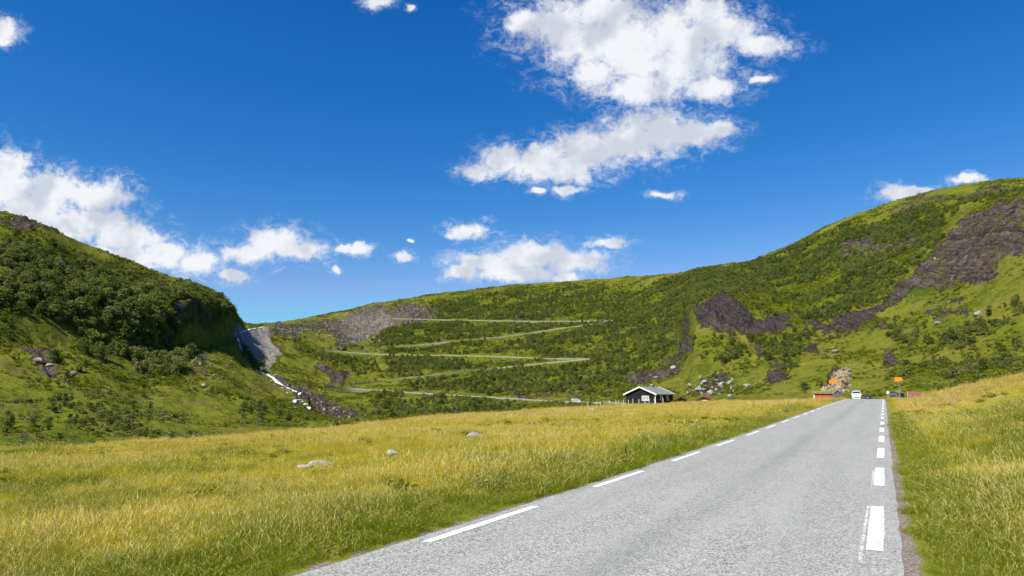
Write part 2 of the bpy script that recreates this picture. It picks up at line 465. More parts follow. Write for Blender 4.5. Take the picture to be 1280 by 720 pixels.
# ------------------------------------------------------------------ node helpers
class NT:
    def __init__(s, tree): s.t = tree; s.n = tree.nodes; s.l = tree.links
    def new(s, typ, **kw):
        nd = s.n.new(typ)
        ins = kw.pop('ins', {})
        for k_, v in kw.items(): setattr(nd, k_, v)
        for k_, v in ins.items():
            sock = nd.inputs[k_]
            if isinstance(v, bpy.types.NodeSocket): s.l.new(v, sock)
            else: sock.default_value = v
        return nd
    def math(s, op, a, b=0.0, c=0.0, clamp=False):
        nd = s.new('ShaderNodeMath', operation=op, use_clamp=clamp)
        for i, v in enumerate((a, b, c)):
            if isinstance(v, bpy.types.NodeSocket): s.l.new(v, nd.inputs[i])
            else: nd.inputs[i].default_value = v
        return nd.outputs[0]
    def vmath(s, op, a, b=(0, 0, 0), c=(0, 0, 0), out=0):
        nd = s.new('ShaderNodeVectorMath', operation=op)
        for i, v in enumerate((a, b, c)):
            if isinstance(v, bpy.types.NodeSocket): s.l.new(v, nd.inputs[i])
            else: nd.inputs[i].default_value = v
        return nd.outputs[out]
    def noise(s, vec, scale, detail=4, rough=.55, dist=0.0, out='Fac'):
        nd = s.new('ShaderNodeTexNoise')
        if vec is not None: s.l.new(vec, nd.inputs['Vector'])
        nd.inputs['Scale'].default_value = scale; nd.inputs['Detail'].default_value = detail
        nd.inputs['Roughness'].default_value = rough; nd.inputs['Distortion'].default_value = dist
        return nd.outputs[out]
    def ss(s, x, a, b):
        nd = s.new('ShaderNodeMapRange', interpolation_type='SMOOTHSTEP')
        s.l.new(x, nd.inputs['Value']); nd.inputs['From Min'].default_value = a; nd.inputs['From Max'].default_value = b
        return nd.outputs[0]
    def mix(s, f, a, b, blend='MIX'):
        nd = s.new('ShaderNodeMix', data_type='RGBA', blend_type=blend)
        for i, v in ((0, f), (6, a), (7, b)):
            if isinstance(v, bpy.types.NodeSocket): s.l.new(v, nd.inputs[i])
            elif i == 0: nd.inputs[i].default_value = v
            else: nd.inputs[i].default_value = (*v, 1) if len(v) == 3 else v
        return nd.outputs[2]
    def attr(s, name, typ='GEOMETRY'):
        nd = s.new('ShaderNodeAttribute', attribute_type=typ); nd.attribute_name = name
        return nd.outputs['Fac']

def new_mat(name):
    m = bpy.data.materials.new(name); m.use_nodes = True
    nt = NT(m.node_tree); m.node_tree.nodes.clear()
    out = nt.new('ShaderNodeOutputMaterial')
    return m, nt, out

def simple(name, col, rough=.6, var=.12, scale=6.0, metal=0.0, bump=.0, spec=.4):
    m, nt, out = new_mat(name)
    pos = nt.new('ShaderNodeTexCoord').outputs['Object']
    n = nt.noise(pos, scale, 5)
    c = nt.mix(nt.ss(n, .3, .7), tuple(x * (1 - var) for x in col), tuple(min(1, x * (1 + var)) for x in col))
    b = nt.new('ShaderNodeBsdfPrincipled', ins={'Base Color': c, 'Roughness': rough, 'Metallic': metal})
    b.inputs['Specular IOR Level'].default_value = spec
    if bump:
        bp = nt.new('ShaderNodeBump', ins={'Height': n, 'Strength': bump, 'Distance': .03})
        nt.l.new(bp.outputs[0], b.inputs['Normal'])
    nt.l.new(b.outputs[0], out.inputs['Surface'])
    return m

# shared colour of the meadow: used by blades and the soil between them
def meadow_colour(nt, pos):
    p = nt.vmath('MULTIPLY', pos, (1, 1, 0))
    big = nt.noise(p, .045, 4, .6, .6)
    mid = nt.noise(p, .33, 4, .6, .4)
    sml = nt.noise(p, 1.6, 3, .6)
    f = nt.math('ADD', nt.math('MULTIPLY', big, .40), nt.math('ADD', nt.math('MULTIPLY', mid, .40), nt.math('MULTIPLY', sml, .20)))
    green = (.19, .245, .005); ylw = (.50, .43, .02); straw = (.62, .50, .145)
    # distance gives drier, browner tops; the strip right of the road is greener
    lat = nt.vmath('DOT_PRODUCT', p, (float(RR[0]), float(RR[1]), 0), out=1)
    dist = nt.vmath('LENGTH', p, out=1)
    rightg = nt.math('MULTIPLY', nt.ss(lat, .2, 4), nt.math('SUBTRACT', 1.0, nt.ss(dist, 14, 55)))
    dry = nt.ss(dist, 22, 90)
    vL = nt.math('MULTIPLY', nt.ss(lat, -9.0, -5.2), nt.math('SUBTRACT', 1.0, nt.ss(lat, -5.0, 0)))
    edge = nt.math('MAXIMUM', vL, nt.math('SUBTRACT', 1.0, nt.ss(lat, .4, 1.6)))
    edge = nt.math('MULTIPLY', edge, nt.ss(lat, -9.0, -5.2))
    g = nt.math('ADD', f, nt.math('ADD', nt.math('MULTIPLY', rightg, -.11), nt.math('ADD', nt.math('MULTIPLY', dry, .075), nt.math('MULTIPLY', edge, -.10))))
    c = nt.mix(nt.ss(g, .415, .505), green, ylw)
    c = nt.mix(nt.ss(g, .515, .60), c, straw)
    brown = nt.math('MULTIPLY', nt.ss(nt.noise(p, .09, 3, .6), .44, .62), dry)
    c = nt.mix(nt.math('MULTIPLY', brown, .65), c, (.46, .27, .07))
    return c

def foliage_mat(name, meadow=False, col=(.05, .09, .015), col2=(.09, .14, .02), trans=.35, scale=.12):
    m, nt, out = new_mat(name)
    pos = nt.new('ShaderNodeNewGeometry').outputs['Position']
    tone = nt.attr('tone')
    if meadow:
        c = meadow_colour(nt, pos)
        c = nt.mix(nt.ss(tone, .1, .0), c, (.12, .2, .01))
        c = nt.mix(nt.math('MULTIPLY', nt.ss(tone, .72, .95), .75), c, (.66, .53, .19))
        hs = nt.new('ShaderNodeHueSaturation', ins={'Color': c, 'Value': nt.math('ADD', nt.math('MULTIPLY', tone, .34), .83)})
        c = hs.outputs[0]
    else:
        n = nt.noise(pos, scale, 3)
        rnd = nt.new('ShaderNodeObjectInfo').outputs['Random']
        f = nt.math('ADD', nt.math('MULTIPLY', nt.ss(n, .3, .7), .5), nt.math('MULTIPLY', rnd, .5))
        c = nt.mix(f, col, col2)
        rn2 = nt.new('ShaderNodeTexWhiteNoise', noise_dimensions='1D'); nt.l.new(nt.math('MULTIPLY', rnd, 917.0), rn2.inputs['W'])
        c = nt.mix(nt.math('MULTIPLY', nt.ss(rn2.outputs['Value'], .55, 1.0), .65), c, (.055, .095, .022))
        c = nt.mix(nt.math('MULTIPLY', nt.ss(rn2.outputs['Value'], .38, .0), .55), c, (.27, .27, .10))
        hs = nt.new('ShaderNodeHueSaturation', ins={'Color': c, 'Value': nt.math('ADD', nt.math('MULTIPLY', tone, .8), .65)})
        c = hs.outputs[0]
    d = nt.new('ShaderNodeBsdfDiffuse', ins={'Color': c})
    t = nt.new('ShaderNodeBsdfTranslucent', ins={'Color': nt.mix(.5, c, (.5, .6, .05), 'MULTIPLY') if False else c})
    g = nt.new('ShaderNodeBsdfGlossy', ins={'Roughness': .45, 'Color': (.9, .95, .9, 1)})
    mx = nt.new('ShaderNodeMixShader', ins={0: trans}); nt.l.new(d.outputs[0], mx.inputs[1]); nt.l.new(t.outputs[0], mx.inputs[2])
    m2 = nt.new('ShaderNodeMixShader', ins={0: .004}); nt.l.new(mx.outputs[0], m2.inputs[1]); nt.l.new(g.outputs[0], m2.inputs[2])
    nt.l.new(m2.outputs[0], out.inputs['Surface'])
    return m

# ------------------------------------------------------------------ materials
def terrain_mat():
    m, nt, out = new_mat('hillside_ground')
    pos = nt.new('ShaderNodeNewGeometry').outputs['Position']
    nrm = nt.new('ShaderNodeNewGeometry').outputs['Normal']
    rock_a = nt.attr('rock'); hill_a = nt.attr('hill'); fo_a = nt.attr('forest'); gr_a = nt.attr('shoulder')
    lite_a = nt.attr('pale')
    # hill grass
    a = nt.noise(pos, .016, 5, .6, .8); b = nt.noise(pos, .09, 5, .62, .5); c3 = nt.noise(pos, .55, 4, .65)
    f = nt.math('ADD', nt.math('MULTIPLY', a, .4), nt.math('ADD', nt.math('MULTIPLY', b, .37), nt.math('MULTIPLY', c3, .23)))
    g = nt.mix(nt.ss(f, .40, .50), (.062, .086, .009), (.142, .158, .015))
    g = nt.mix(nt.ss(f, .51, .60), g, (.215, .18, .036))
    heath = nt.math('MULTIPLY', nt.ss(nt.noise(pos, .06, 6, .7, 1.0), .52, .62), .7)
    g = nt.mix(heath, g, (.17, .125, .035))
    spk = nt.noise(pos, .28, 5, .75, .6)
    g = nt.mix(nt.math('MULTIPLY', nt.ss(spk, .50, .62), .5), g, (.055, .075, .006))
    g = nt.mix(nt.math('MULTIPLY', nt.ss(nt.noise(pos, .75, 4, .75), .60, .68), .6), g, (.22, .20, .15))
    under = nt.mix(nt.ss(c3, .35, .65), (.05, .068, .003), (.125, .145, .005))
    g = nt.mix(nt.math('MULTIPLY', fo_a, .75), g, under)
    # rock
    r1 = nt.noise(pos, .12, 6, .65, .6)
    st = nt.noise(nt.vmath('MULTIPLY', pos, (.5, .5, .12)), 1.0, 5, .7, .3)
    r3 = nt.noise(pos, .9, 4, .7)
    rc = nt.mix(nt.ss(r1, .35, .65), (.050, .036, .031), (.145, .112, .098))
    rc = nt.mix(nt.math('MULTIPLY', nt.ss(st, .52, .7), .7), rc, (.31, .29, .27))
    rc = nt.mix(nt.math('MULTIPLY', nt.ss(r3, .60, .42), .0), rc, (.03, .028, .03))
    rc = nt.mix(nt.math('MULTIPLY', nt.ss(nt.noise(pos, .11, 6, .7), .50, .62), .8), rc, (.15, .13, .03))
    dg = nt.vmath('DOT_PRODUCT', pos, (.17, -.06, .20), out=1)
    wv = nt.noise(nt.new('ShaderNodeCombineXYZ', ins={0: dg, 1: nt.math('MULTIPLY', r1, 1.5)}).outputs[0], 1.6, 5, .7)
    rc = nt.mix(nt.math('MULTIPLY', nt.ss(wv, .50, .38), .75), rc, (.028, .024, .026))
    rc = nt.mix(nt.math('MULTIPLY', nt.ss(wv, .56, .66), .45), rc, (.24, .21, .19))
    rc = nt.mix(nt.math('MULTIPLY', nt.attr('rock_darkening'), .68), rc, nt.mix(nt.ss(r3, .42, .6), (.022, .019, .022), (.085, .07, .07)))
    rc = nt.mix(lite_a, rc, nt.mix(nt.ss(st, .35, .68), (.30, .265, .22), (.48, .43, .36)))
    sep = nt.new('ShaderNodeSeparateXYZ', ins={0: nrm})
    steep = nt.math('SUBTRACT', 1.0, nt.ss(sep.outputs[2], .52, .74))
    mk = nt.math('ADD', rock_a, nt.math('MULTIPLY', nt.math('SUBTRACT', b, .5), 2.6))
    mk = nt.math('ADD', mk, nt.math('MULTIPLY', nt.math('SUBTRACT', c3, .5), 1.9))
    mk = nt.math('ADD', mk, nt.math('MULTIPLY', steep, nt.math('MULTIPLY', hill_a, .16)))
    mk2 = nt.ss(mk, .52, .66)
    # scattered stones in the grass of the hills
    vor = nt.new('ShaderNodeTexVoronoi', ins={'Vector': pos, 'Scale': .32, 'Randomness': 1.0})
    stn = nt.math('MULTIPLY', nt.math('SUBTRACT', 1.0, nt.ss(vor.outputs['Distance'], .12, .2)),
                  nt.math('MULTIPLY', nt.ss(nt.noise(pos, .05, 4, .6), .56, .62), hill_a))
    rmix = nt.math('MAXIMUM', mk2, stn)
    hc = nt.mix(rmix, g, rc)
    mc = meadow_colour(nt, pos)
    mc = nt.mix(.6, mc, (.15, .13, .035))
    base = nt.mix(hill_a, mc, hc)
    grav = nt.mix(nt.ss(nt.noise(pos, 28, 3, .7), .35, .7), (.13, .10, .075), (.36, .30, .25))
    base = nt.mix(nt.ss(nt.math('ADD', gr_a, nt.math('MULTIPLY', nt.math('SUBTRACT', nt.noise(pos, 2.2, 4, .7), .5), 1.1)), .42, .58), base, grav)
    bh = nt.math('ADD', nt.math('MULTIPLY', nt.noise(pos, .35, 6, .7, .4), nt.math('ADD', nt.math('MULTIPLY', rmix, 2.0), .8)), nt.math('MULTIPLY', c3, .5))
    near_h = nt.noise(pos, 12, 3, .7)
    bh = nt.math('ADD', nt.math('MULTIPLY', bh, nt.math('MULTIPLY', hill_a, 1.5)), nt.math('MULTIPLY', near_h, .02))
    bp = nt.new('ShaderNodeBump', ins={'Height': bh, 'Strength': 1.0, 'Distance': 1.0})
    bs = nt.new('ShaderNodeBsdfPrincipled', ins={'Base Color': base, 'Roughness': .95})
    bs.inputs['Specular IOR Level'].default_value = .02
    nt.l.new(bp.outputs[0], bs.inputs['Normal'])
    nt.l.new(bs.outputs[0], out.inputs['Surface'])
    return m

def asphalt_mat(name='worn_asphalt', gain=1.12):
    m, nt, out = new_mat(name)
    pos = nt.new('ShaderNodeNewGeometry').outputs['Position']
    lat = nt.vmath('DOT_PRODUCT', pos, (float(RR[0]), float(RR[1]), 0), out=1)
    alo = nt.vmath('DOT_PRODUCT', pos, (float(RD[0]), float(RD[1]), 0), out=1)
    rv = nt.new('ShaderNodeCombineXYZ', ins={0: lat, 1: nt.math('MULTIPLY', alo, .09)}).outputs[0]
    vor = nt.new('ShaderNodeTexVoronoi', ins={'Vector': pos, 'Scale': 62.0})
    chips = nt.new('ShaderNodeSeparateColor', ins={0: vor.outputs['Color']}).outputs[0]
    vor2 = nt.new('ShaderNodeTexVoronoi', ins={'Vector': pos, 'Scale': 24.0})
    chips2 = nt.new('ShaderNodeSeparateColor', ins={0: vor2.outputs['Color']}).outputs[1]
    n = nt.noise(pos, 9, 5, .7); streak = nt.noise(rv, 1.6, 5, .6, .3); big = nt.noise(pos, .35, 4, .6)
    c = nt.mix(nt.ss(chips, .1, .95), (.15 * gain, .147 * gain, .127 * gain), (.43 * gain, .42 * gain, .36 * gain))
    c = nt.mix(nt.math('MULTIPLY', nt.ss(chips2, .72, .8), .12), c, (.47 * gain, .455 * gain, .43 * gain))
    c = nt.mix(nt.math('MULTIPLY', nt.ss(chips2, .2, .1), .15), c, (.07, .067, .066))
    c = nt.mix(nt.math('MULTIPLY', nt.ss(streak, .42, .62), .32), c, (.36 * gain, (.352) * gain, .31 * gain))
    # tyre tracks are polished a little darker, edges dusty and paler
    def band(cn, w):
        return nt.math('SUBTRACT', 1.0, nt.ss(nt.math('ABSOLUTE', nt.math('SUBTRACT', lat, cn)), 0.0, w))
    tr = nt.math('ADD', band(-2.55, .55), nt.math('MULTIPLY', nt.math('ADD', band(-1.0, .5), band(-4.0, .5)), .35))
    tr = nt.math('MULTIPLY', tr, nt.math('MULTIPLY', nt.ss(nt.noise(rv, .8, 4), .3, .65), .48))
    c = nt.mix(tr, c, (.19, .185, .175))
    c = nt.mix(nt.math('MULTIPLY', nt.ss(big, .5, .7), .16), c, (.42, .40, .37))
    # sparse fine transverse cracks
    cr = nt.new('ShaderNodeTexVoronoi', feature='DISTANCE_TO_EDGE', ins={'Vector': nt.vmath('ADD', nt.vmath('MULTIPLY', pos, (.5, .5, .5)), nt.noise(pos, 1.2, 4, .6, out='Color')), 'Scale': .55})
    crm = nt.math('MULTIPLY', nt.math('SUBTRACT', 1.0, nt.ss(cr.outputs['Distance'], .0, .006)), nt.ss(nt.noise(pos, .2, 2), .52, .6))
    c = nt.mix(nt.math('MULTIPLY', crm, .55), c, (.05, .05, .05))
    hgt = nt.math('ADD', nt.math('MULTIPLY', vor.outputs['Distance'], -.5), nt.math('MULTIPLY', n, .35))
    bp = nt.new('ShaderNodeBump', ins={'Height': hgt, 'Strength': .55, 'Distance': .012})
    bs = nt.new('ShaderNodeBsdfPrincipled', ins={'Base Color': c, 'Roughness': .82})
    bs.inputs['Specular IOR Level'].default_value = .3
    nt.l.new(bp.outputs[0], bs.inputs['Normal']); nt.l.new(bs.outputs[0], out.inputs['Surface'])
    return m

def paint_mat(name='road_paint', thr=.34):
    m, nt, out = new_mat(name)
    pos = nt.new('ShaderNodeNewGeometry').outputs['Position']
    vor = nt.new('ShaderNodeTexVoronoi', ins={'Vector': pos, 'Scale': 62.0})
    chips = nt.new('ShaderNodeSeparateColor', ins={0: vor.outputs['Color']}).outputs[0]
    n = nt.noise(pos, 14, 5, .75); n2 = nt.noise(pos, 2.5, 3, .6)
    w = nt.math('ADD', nt.math('MULTIPLY', n, .6), nt.math('ADD', nt.math('MULTIPLY', chips, .2), nt.math('MULTIPLY', n2, .2)))
    c = nt.mix(nt.ss(w, thr, thr + .07), (.32, .312, .275), nt.mix(nt.ss(n2, .35, .65), (.74, .735, .72), (.82, .82, .80)))
    bs = nt.new('ShaderNodeBsdfPrincipled', ins={'Base Color': c, 'Roughness': .7})
    bp = nt.new('ShaderNodeBump', ins={'Height': n, 'Strength': .4, 'Distance': .006})
    nt.l.new(bp.outputs[0], bs.inputs['Normal']); nt.l.new(bs.outputs[0], out.inputs['Surface'])
    return m

def rock_mat(name, c0, c1, c2):
    m, nt, out = new_mat(name)
    pos = nt.new('ShaderNodeNewGeometry').outputs['Position']
    n = nt.noise(pos, 1.2, 6, .65, .5); n2 = nt.noise(pos, 6, 4, .7)
    c = nt.mix(nt.ss(n, .35, .62), c0, c1); c = nt.mix(nt.math('MULTIPLY', nt.ss(n2, .55, .7), .6), c, c2)
    bp = nt.new('ShaderNodeBump', ins={'Height': nt.math('ADD', n, nt.math('MULTIPLY', n2, .4)), 'Strength': .8, 'Distance': .15})
    bs = nt.new('ShaderNodeBsdfPrincipled', ins={'Base Color': c, 'Roughness': .9})
    nt.l.new(bp.outputs[0], bs.inputs['Normal']); nt.l.new(bs.outputs[0], out.inputs['Surface'])
    return m

M_TERR = terrain_mat(); M_ASPH = asphalt_mat(); M_PAINT = paint_mat(thr=.37); M_PAINT_OLD = paint_mat('old_road_paint', .50)
M_GRASS = foliage_mat('meadow_blades', meadow=True, trans=.4)
M_LEAF = foliage_mat('birch_leaves', col=(.090, .120, .022), col2=(.25, .275, .052), trans=.45, scale=.03)
M_SHRUB = foliage_mat('scrub_leaves', col=(.10, .130, .006), col2=(.26, .27, .012), trans=.4, scale=.05)
M_WILLOW = foliage_mat('willow_leaves', col=(.12, .15, .045), col2=(.20, .22, .08), trans=.25, scale=.05)
M_BARK = simple('birch_bark', (.16, .13, .11), .9, .3, 8)
M_ROCK = rock_mat('grey_boulder', (.16, .15, .145), (.33, .31, .29), (.45, .43, .40))
M_ROCKW = rock_mat('pale_boulder', (.27, .235, .19), (.43, .385, .32), (.5, .47, .42))
M_ROCKT = rock_mat('tan_boulder', (.17, .12, .06), (.36, .28, .17), (.46, .38, .26))

# ------------------------------------------------------------------ terrain mesh
pale = np.maximum(poly_mask(wx, wy, ROCK[1][0], 5.0), poly_mask(wx, wy, [(1028, 488), (1052, 462), (1062, 466), (1058, 488)], 5) * 0) * .9
pale = np.maximum(pale, .22 * poly_mask(wx, wy, ROCK[3][0], 8)) * inview
pale = np.maximum(pale, 0)
_ws = np.interp(s_, [0, 8, 20, 60], [.30, .30, .28, .26])
shoulder = np.where((lat_ > LAT_R - .3), 1 - np.clip((lat_ - LAT_R) / _ws, 0, 1), 0) + np.where(lat_ < LAT_L + .3, 1 - np.clip((LAT_L - lat_) / .22, 0, 1), 0)
shoulder = np.where((lat_ > LAT_L) & (lat_ < LAT_R), 1, shoulder) * (s_ > -100) * (s_ < 255)
hillm = sstep(-.15, .25, (RG - rA[None, :]) / (rC - rA)[None, :])
V = np.stack([XG, YG, ZG], -1).reshape(-1, 3)
idx = np.arange(NR * NA).reshape(NR, NA)
Fc = np.stack([idx[:-1, :-1], idx[:-1, 1:], idx[1:, 1:], idx[1:, :-1]], -1).reshape(-1, 4)[:, ::-1]
# centre cap under the camera
cap_c = len(V)
V = np.vstack([V, [[0, 0, float(ZG[0].mean())]]])
ext = lambda a_: np.append(a_.ravel(), a_[0].mean())
rock_darkening = np.maximum(poly_mask(wx, wy, ROCK[6][0], 12), .8 * poly_mask(wx, wy, [(965, 385), (1140, 360), (1140, 400), (1040, 425), (965, 425)], 12))  # dark stone plus painted shade for the crag's crevices, both as rock colour
rock_darkening = np.maximum(rock_darkening, .7 * poly_mask(wx, wy, [(930, 420), (1040, 420), (1040, 480), (930, 480)], 10)) * inview
terrain = mesh_obj('terrain', V, Fc, M_TERR, smooth=True,
                   attrs={'rock': ext(rock), 'hill': ext(hillm), 'forest': ext(np.clip(forest, 0, 1)), 'shoulder': ext(shoulder), 'pale': ext(pale), 'rock_darkening': ext(rock_darkening)})
tag(terrain, kind='structure')

# ------------------------------------------------------------------ road
def strip(name, s0, s1, l0, l1, dz, mat, parent=None, ds=.5, nl=2, ragged=0.0, seed=0):
    ss_ = np.arange(s0, s1 + 1e-6, ds) if s1 - s0 > ds else np.array([s0, s1])
    if ss_[-1] < s1 - 1e-3: ss_ = np.append(ss_, s1)
    vv = []; ff = []
    for i, s in enumerate(ss_):
        for j in range(nl):
            t = j / (nl - 1); la = l0 + (l1 - l0) * t
            if ragged and j in (0, nl - 1):
                la += ragged * float(fbm(np.array(s * 1.3 + 50), np.array(j * 3.7 + .5), 90 + seed, 4)) * (1 if j else -1)
            x, y = to_plan(s, la)
            vv.append((x, y, float(road_z(s)) + dz))
    for i in range(len(ss_) - 1):
        for j in range(nl - 1):
            a_ = i * nl + j
            ff.append((a_, a_ + 1, a_ + nl + 1, a_ + nl))
    return mesh_obj(name, vv, ff, mat, parent, smooth=True)

road = strip('road', -40, 268, LAT_L, LAT_R, .0, M_ASPH, ds=.35, nl=9, ragged=.035)
tag(road, kind='structure')

def s_lat_of(x, y, z=0.0):
    a, t = ray(x, y); r = (HCAM - z) / -float(t)
    return from_plan(r * math.sin(float(a)), r * math.cos(float(a)))

def dash(s0, s1, lc, w, mat=None, dz=.0045):
    strip('edge_line', s0, s1, lc - w / 2, lc + w / 2, dz, mat or M_PAINT, road, ds=.35, nl=3, ragged=.012, seed=int(abs(s0) * 7) % 50)
s = 8.62 - 5.8 * 2
kk = 0
while s < 112:
    ln = 3.3 if kk < 6 else 3.1
    dash(s, s + ln, -.22, .175); s += 5.85; kk += 1
dash(8.0, 12.0, -.345, .035, M_PAINT_OLD, .004)
dash(14.5, 17.3, -.335, .03, M_PAINT_OLD, .004)
s = 6.76 - 5.25 * 2
while s < 112:
    dash(s, s + 2.85, -4.78, .13); s += 5.25

# ------------------------------------------------------------------ scatter with geometry nodes (only for what nobody could count)
def scatter(name, P, rot, scl, ids, lib, kind='stuff'):
    me = bpy.data.meshes.new(name); n = len(P)
    me.vertices.add(n); me.vertices.foreach_set('co', np.asarray(P, np.float32).ravel())
    a = me.attributes.new('irot', 'FLOAT_VECTOR', 'POINT'); a.data.foreach_set('vector', np.asarray(rot, np.float32).ravel())
    a = me.attributes.new('iscl', 'FLOAT_VECTOR', 'POINT'); a.data.foreach_set('vector', np.asarray(scl, np.float32).ravel())
    a = me.attributes.new('iid', 'INT', 'POINT'); a.data.foreach_set('value', np.asarray(ids, np.int32))
    o = bpy.data.objects.new(name, me); COL.objects.link(o)
    c = bpy.data.collections.new(name + '_sources')
    for s_o in lib: c.objects.link(s_o)
    g = bpy.data.node_groups.new(name, 'GeometryNodeTree')
    g.interface.new_socket('Geometry', in_out='INPUT', socket_type='NodeSocketGeometry')
    g.interface.new_socket('Geometry', in_out='OUTPUT', socket_type='NodeSocketGeometry')
    N, L = g.nodes, g.links
    gi = N.new('NodeGroupInput'); go = N.new('NodeGroupOutput')
    ci = N.new('GeometryNodeCollectionInfo'); ci.inputs['Collection'].default_value = c
    ci.inputs['Separate Children'].default_value = True; ci.inputs['Reset Children'].default_value = True
    ip = N.new('GeometryNodeInstanceOnPoints'); ip.inputs['Pick Instance'].default_value = True
    def na(nm, typ):
        q = N.new('GeometryNodeInputNamedAttribute'); q.data_type = typ; q.inputs['Name'].default_value = nm; return q.outputs['Attribute']
    L.new(gi.outputs[0], ip.inputs['Points']); L.new(ci.outputs[0], ip.inputs['Instance'])
    L.new(na('iid', 'INT'), ip.inputs['Instance Index']); L.new(na('irot', 'FLOAT_VECTOR'), ip.inputs['Rotation'])
    L.new(na('iscl', 'FLOAT_VECTOR'), ip.inputs['Scale']); L.new(ip.outputs[0], go.inputs[0])
    md = o.modifiers.new('scatter', 'NODES'); md.node_group = g
    return tag(o, kind=kind)

def lib_obj(name, v, f, mat, attrs):
    o = mesh_obj(name, v, f, mat, attrs=attrs); COL.objects.unlink(o); return o

def tuft(name, nb, rad, hmin, hmax, wid, lean, seed, heads=0, mat=None, toneb=0.0):
    r_ = np.random.default_rng(seed); v = []; f = []; tn = []
    for i in range(nb):
        a = r_.random() * 6.283; q = rad * math.sqrt(r_.random()); x0, y0 = q * math.cos(a), q * math.sin(a)
        h = hmin + (hmax - hmin) * r_.random(); ba = r_.random() * 6.283; ln = lean * h * (.3 + r_.random())
        dx, dy = math.cos(ba) * ln + .12 * h, math.sin(ba) * ln
        fa = r_.random() * 3.14; wx_, wy_ = math.cos(fa) * wid / 2, math.sin(fa) * wid / 2
        t_ = min(1, max(.12, r_.random() * .7 + toneb)); n = len(v); hd = i < heads
        if hd: h *= 1.35; t_ = .8 + .2 * r_.random()
        for t, ww in ((0, 1), (.45, .8), (.8, .5)):
            cx, cy, cz = x0 + dx * t * t, y0 + dy * t * t, h * (t - .12 * t * t)
            v += [(cx - wx_ * ww, cy - wy_ * ww, cz - .03 * (t == 0)), (cx + wx_ * ww, cy + wy_ * ww, cz - .03 * (t == 0))]
        v.append((x0 + dx, y0 + dy, h * .9)); tn += [t_] * 7
        f += [(n, n + 1, n + 3, n + 2), (n + 2, n + 3, n + 5, n + 4), (n + 4, n + 5, n + 6)]
        if hd:
            n = len(v); cx, cy, cz = x0 + dx * .85, y0 + dy * .85, h * .82
            e = h * .16; ww = wid * 1.9
            v += [(cx - wx_ * 1.9, cy - wy_ * 1.9, cz), (cx + wx_ * 1.9, cy + wy_ * 1.9, cz), (cx + dx * .15, cy + dy * .15, cz + e), (cx, cy, cz - e * .4)]
            f += [(n, n + 3, n + 1), (n, n + 1, n + 2)]; tn += [1.0] * 4
    return lib_obj(name, v, f, mat or M_GRASS, {'tone': tn})

lib_near = [tuft('grass_tuft', 95, .17, .08, .22, .0036, .8, 1, 5), tuft('grass_tuft', 105, .19, .06, .17, .004, 1.0, 2, 0),
            tuft('grass_tuft', 80, .16, .10, .27, .0032, .6, 3, 12, toneb=.1), tuft('grass_tuft', 100, .22, .05, .14, .0045, 1.2, 4, 0, toneb=-.1),
            tuft('grass_tuft', 80, .18, .11, .25, .0034, .8, 5, 16, toneb=.15)]
lib_far = [tuft('grass_clump', 130, .55, .08, .24, .010, .8, 11, 22), tuft('grass_clump', 130, .6, .07, .18, .011, .9, 12, 8),
           tuft('grass_clump', 120, .5, .10, .28, .009, .7, 13, 34, toneb=.1)]

def polar_pts(n, r0, r1, a0=-52, a1=50, power=2.0, seed=0):
    g_ = np.random.default_rng(seed)
    u = g_.random(n); r = (r0 ** power + u * (r1 ** power - r0 ** power)) ** (1 / power)
    a = R(a0) + g_.random(n) * R(a1 - a0)
    return r * np.sin(a), r * np.cos(a), r, a, g_

def road_edge_keep(X, Y, g_, mR=.26, mL=.16):
    s, la = from_plan(X, Y)
    j = fbm(s * 1.7, la * 0, 95, 4) * .22
    wR = mR + j; wL = mL + j * .6
    return ~((la < LAT_R + wR) & (la > LAT_L - wL) & (s < 420) & (s > -60)), s, la

def grass(name, n, r0, r1, lib, power, s_lo, s_hi, seed, stop_at_crest=True):
    X, Y, r, a, g_ = polar_pts(n, r0, r1, power=power, seed=seed)
    keep, s, la = road_edge_keep(X, Y, g_)
    ra = np.interp(a, AZ, rA); rb = np.interp(a, AZ, rB)
    keep &= r < ra + .55 * (rb - ra)
    X, Y, r, s, la = X[keep], Y[keep], r[keep], s[keep], la[keep]
    Z = ground(X, Y)
    n = len(X)
    vg = fbm(X / 3.1, Y / 3.1, 110, 3)
    vb = fbm(X / 9, Y / 9, 112, 2)
    sc = (s_lo + (s_hi - s_lo) * g_.random(n) ** 1.5) * (1 + .9 * vg + .7 * vb)
    edge = np.minimum(np.where(la > 0, la - LAT_R, 9), np.where(la < -3, LAT_L - la, 9))
    sh = .42 + .58 * sstep(.15, 1.6, edge)
    sc3 = np.stack([sc * (.8 + .2 * sh), sc * (.8 + .2 * sh), (.72 * sc * sh * (.7 + .6 * g_.random(n)))], -1)
    rot = np.stack([g_.normal(0, .26, n), g_.normal(0, .26, n), g_.random(n) * 6.283], -1)
    return scatter(name, np.stack([X, Y, Z], -1), rot, sc3, g_.integers(0, len(lib), n), lib)

grass('meadow_grass', 30000, 2.2, 17, lib_near, 1.75, .8, 1.35, 21)
grass('meadow_grass', 30000, 14, 45, lib_near, 1.5, 1.1, 1.8, 22)
grass('meadow_grass', 36000, 34, 230, lib_far, 1.25, .8, 1.35, 23)

# the same meadow carries on beside and behind the viewer
X, Y, r, a, g_ = polar_pts(9000, 1.5, 22, -178, -50, 1.7, 24)
keep, s, la = road_edge_keep(X, Y, g_); X, Y = X[keep], Y[keep]; n = len(X)
sc = 1.0 + .9 * g_.random(n)
scatter('meadow_grass', np.stack([X, Y, ground(X, Y)], -1), np.stack([g_.normal(0, .26, n), g_.normal(0, .26, n), g_.random(n) * 6.28], -1),
        np.stack([sc, sc, sc * .6], -1), g_.integers(0, len(lib_near), n), lib_near)

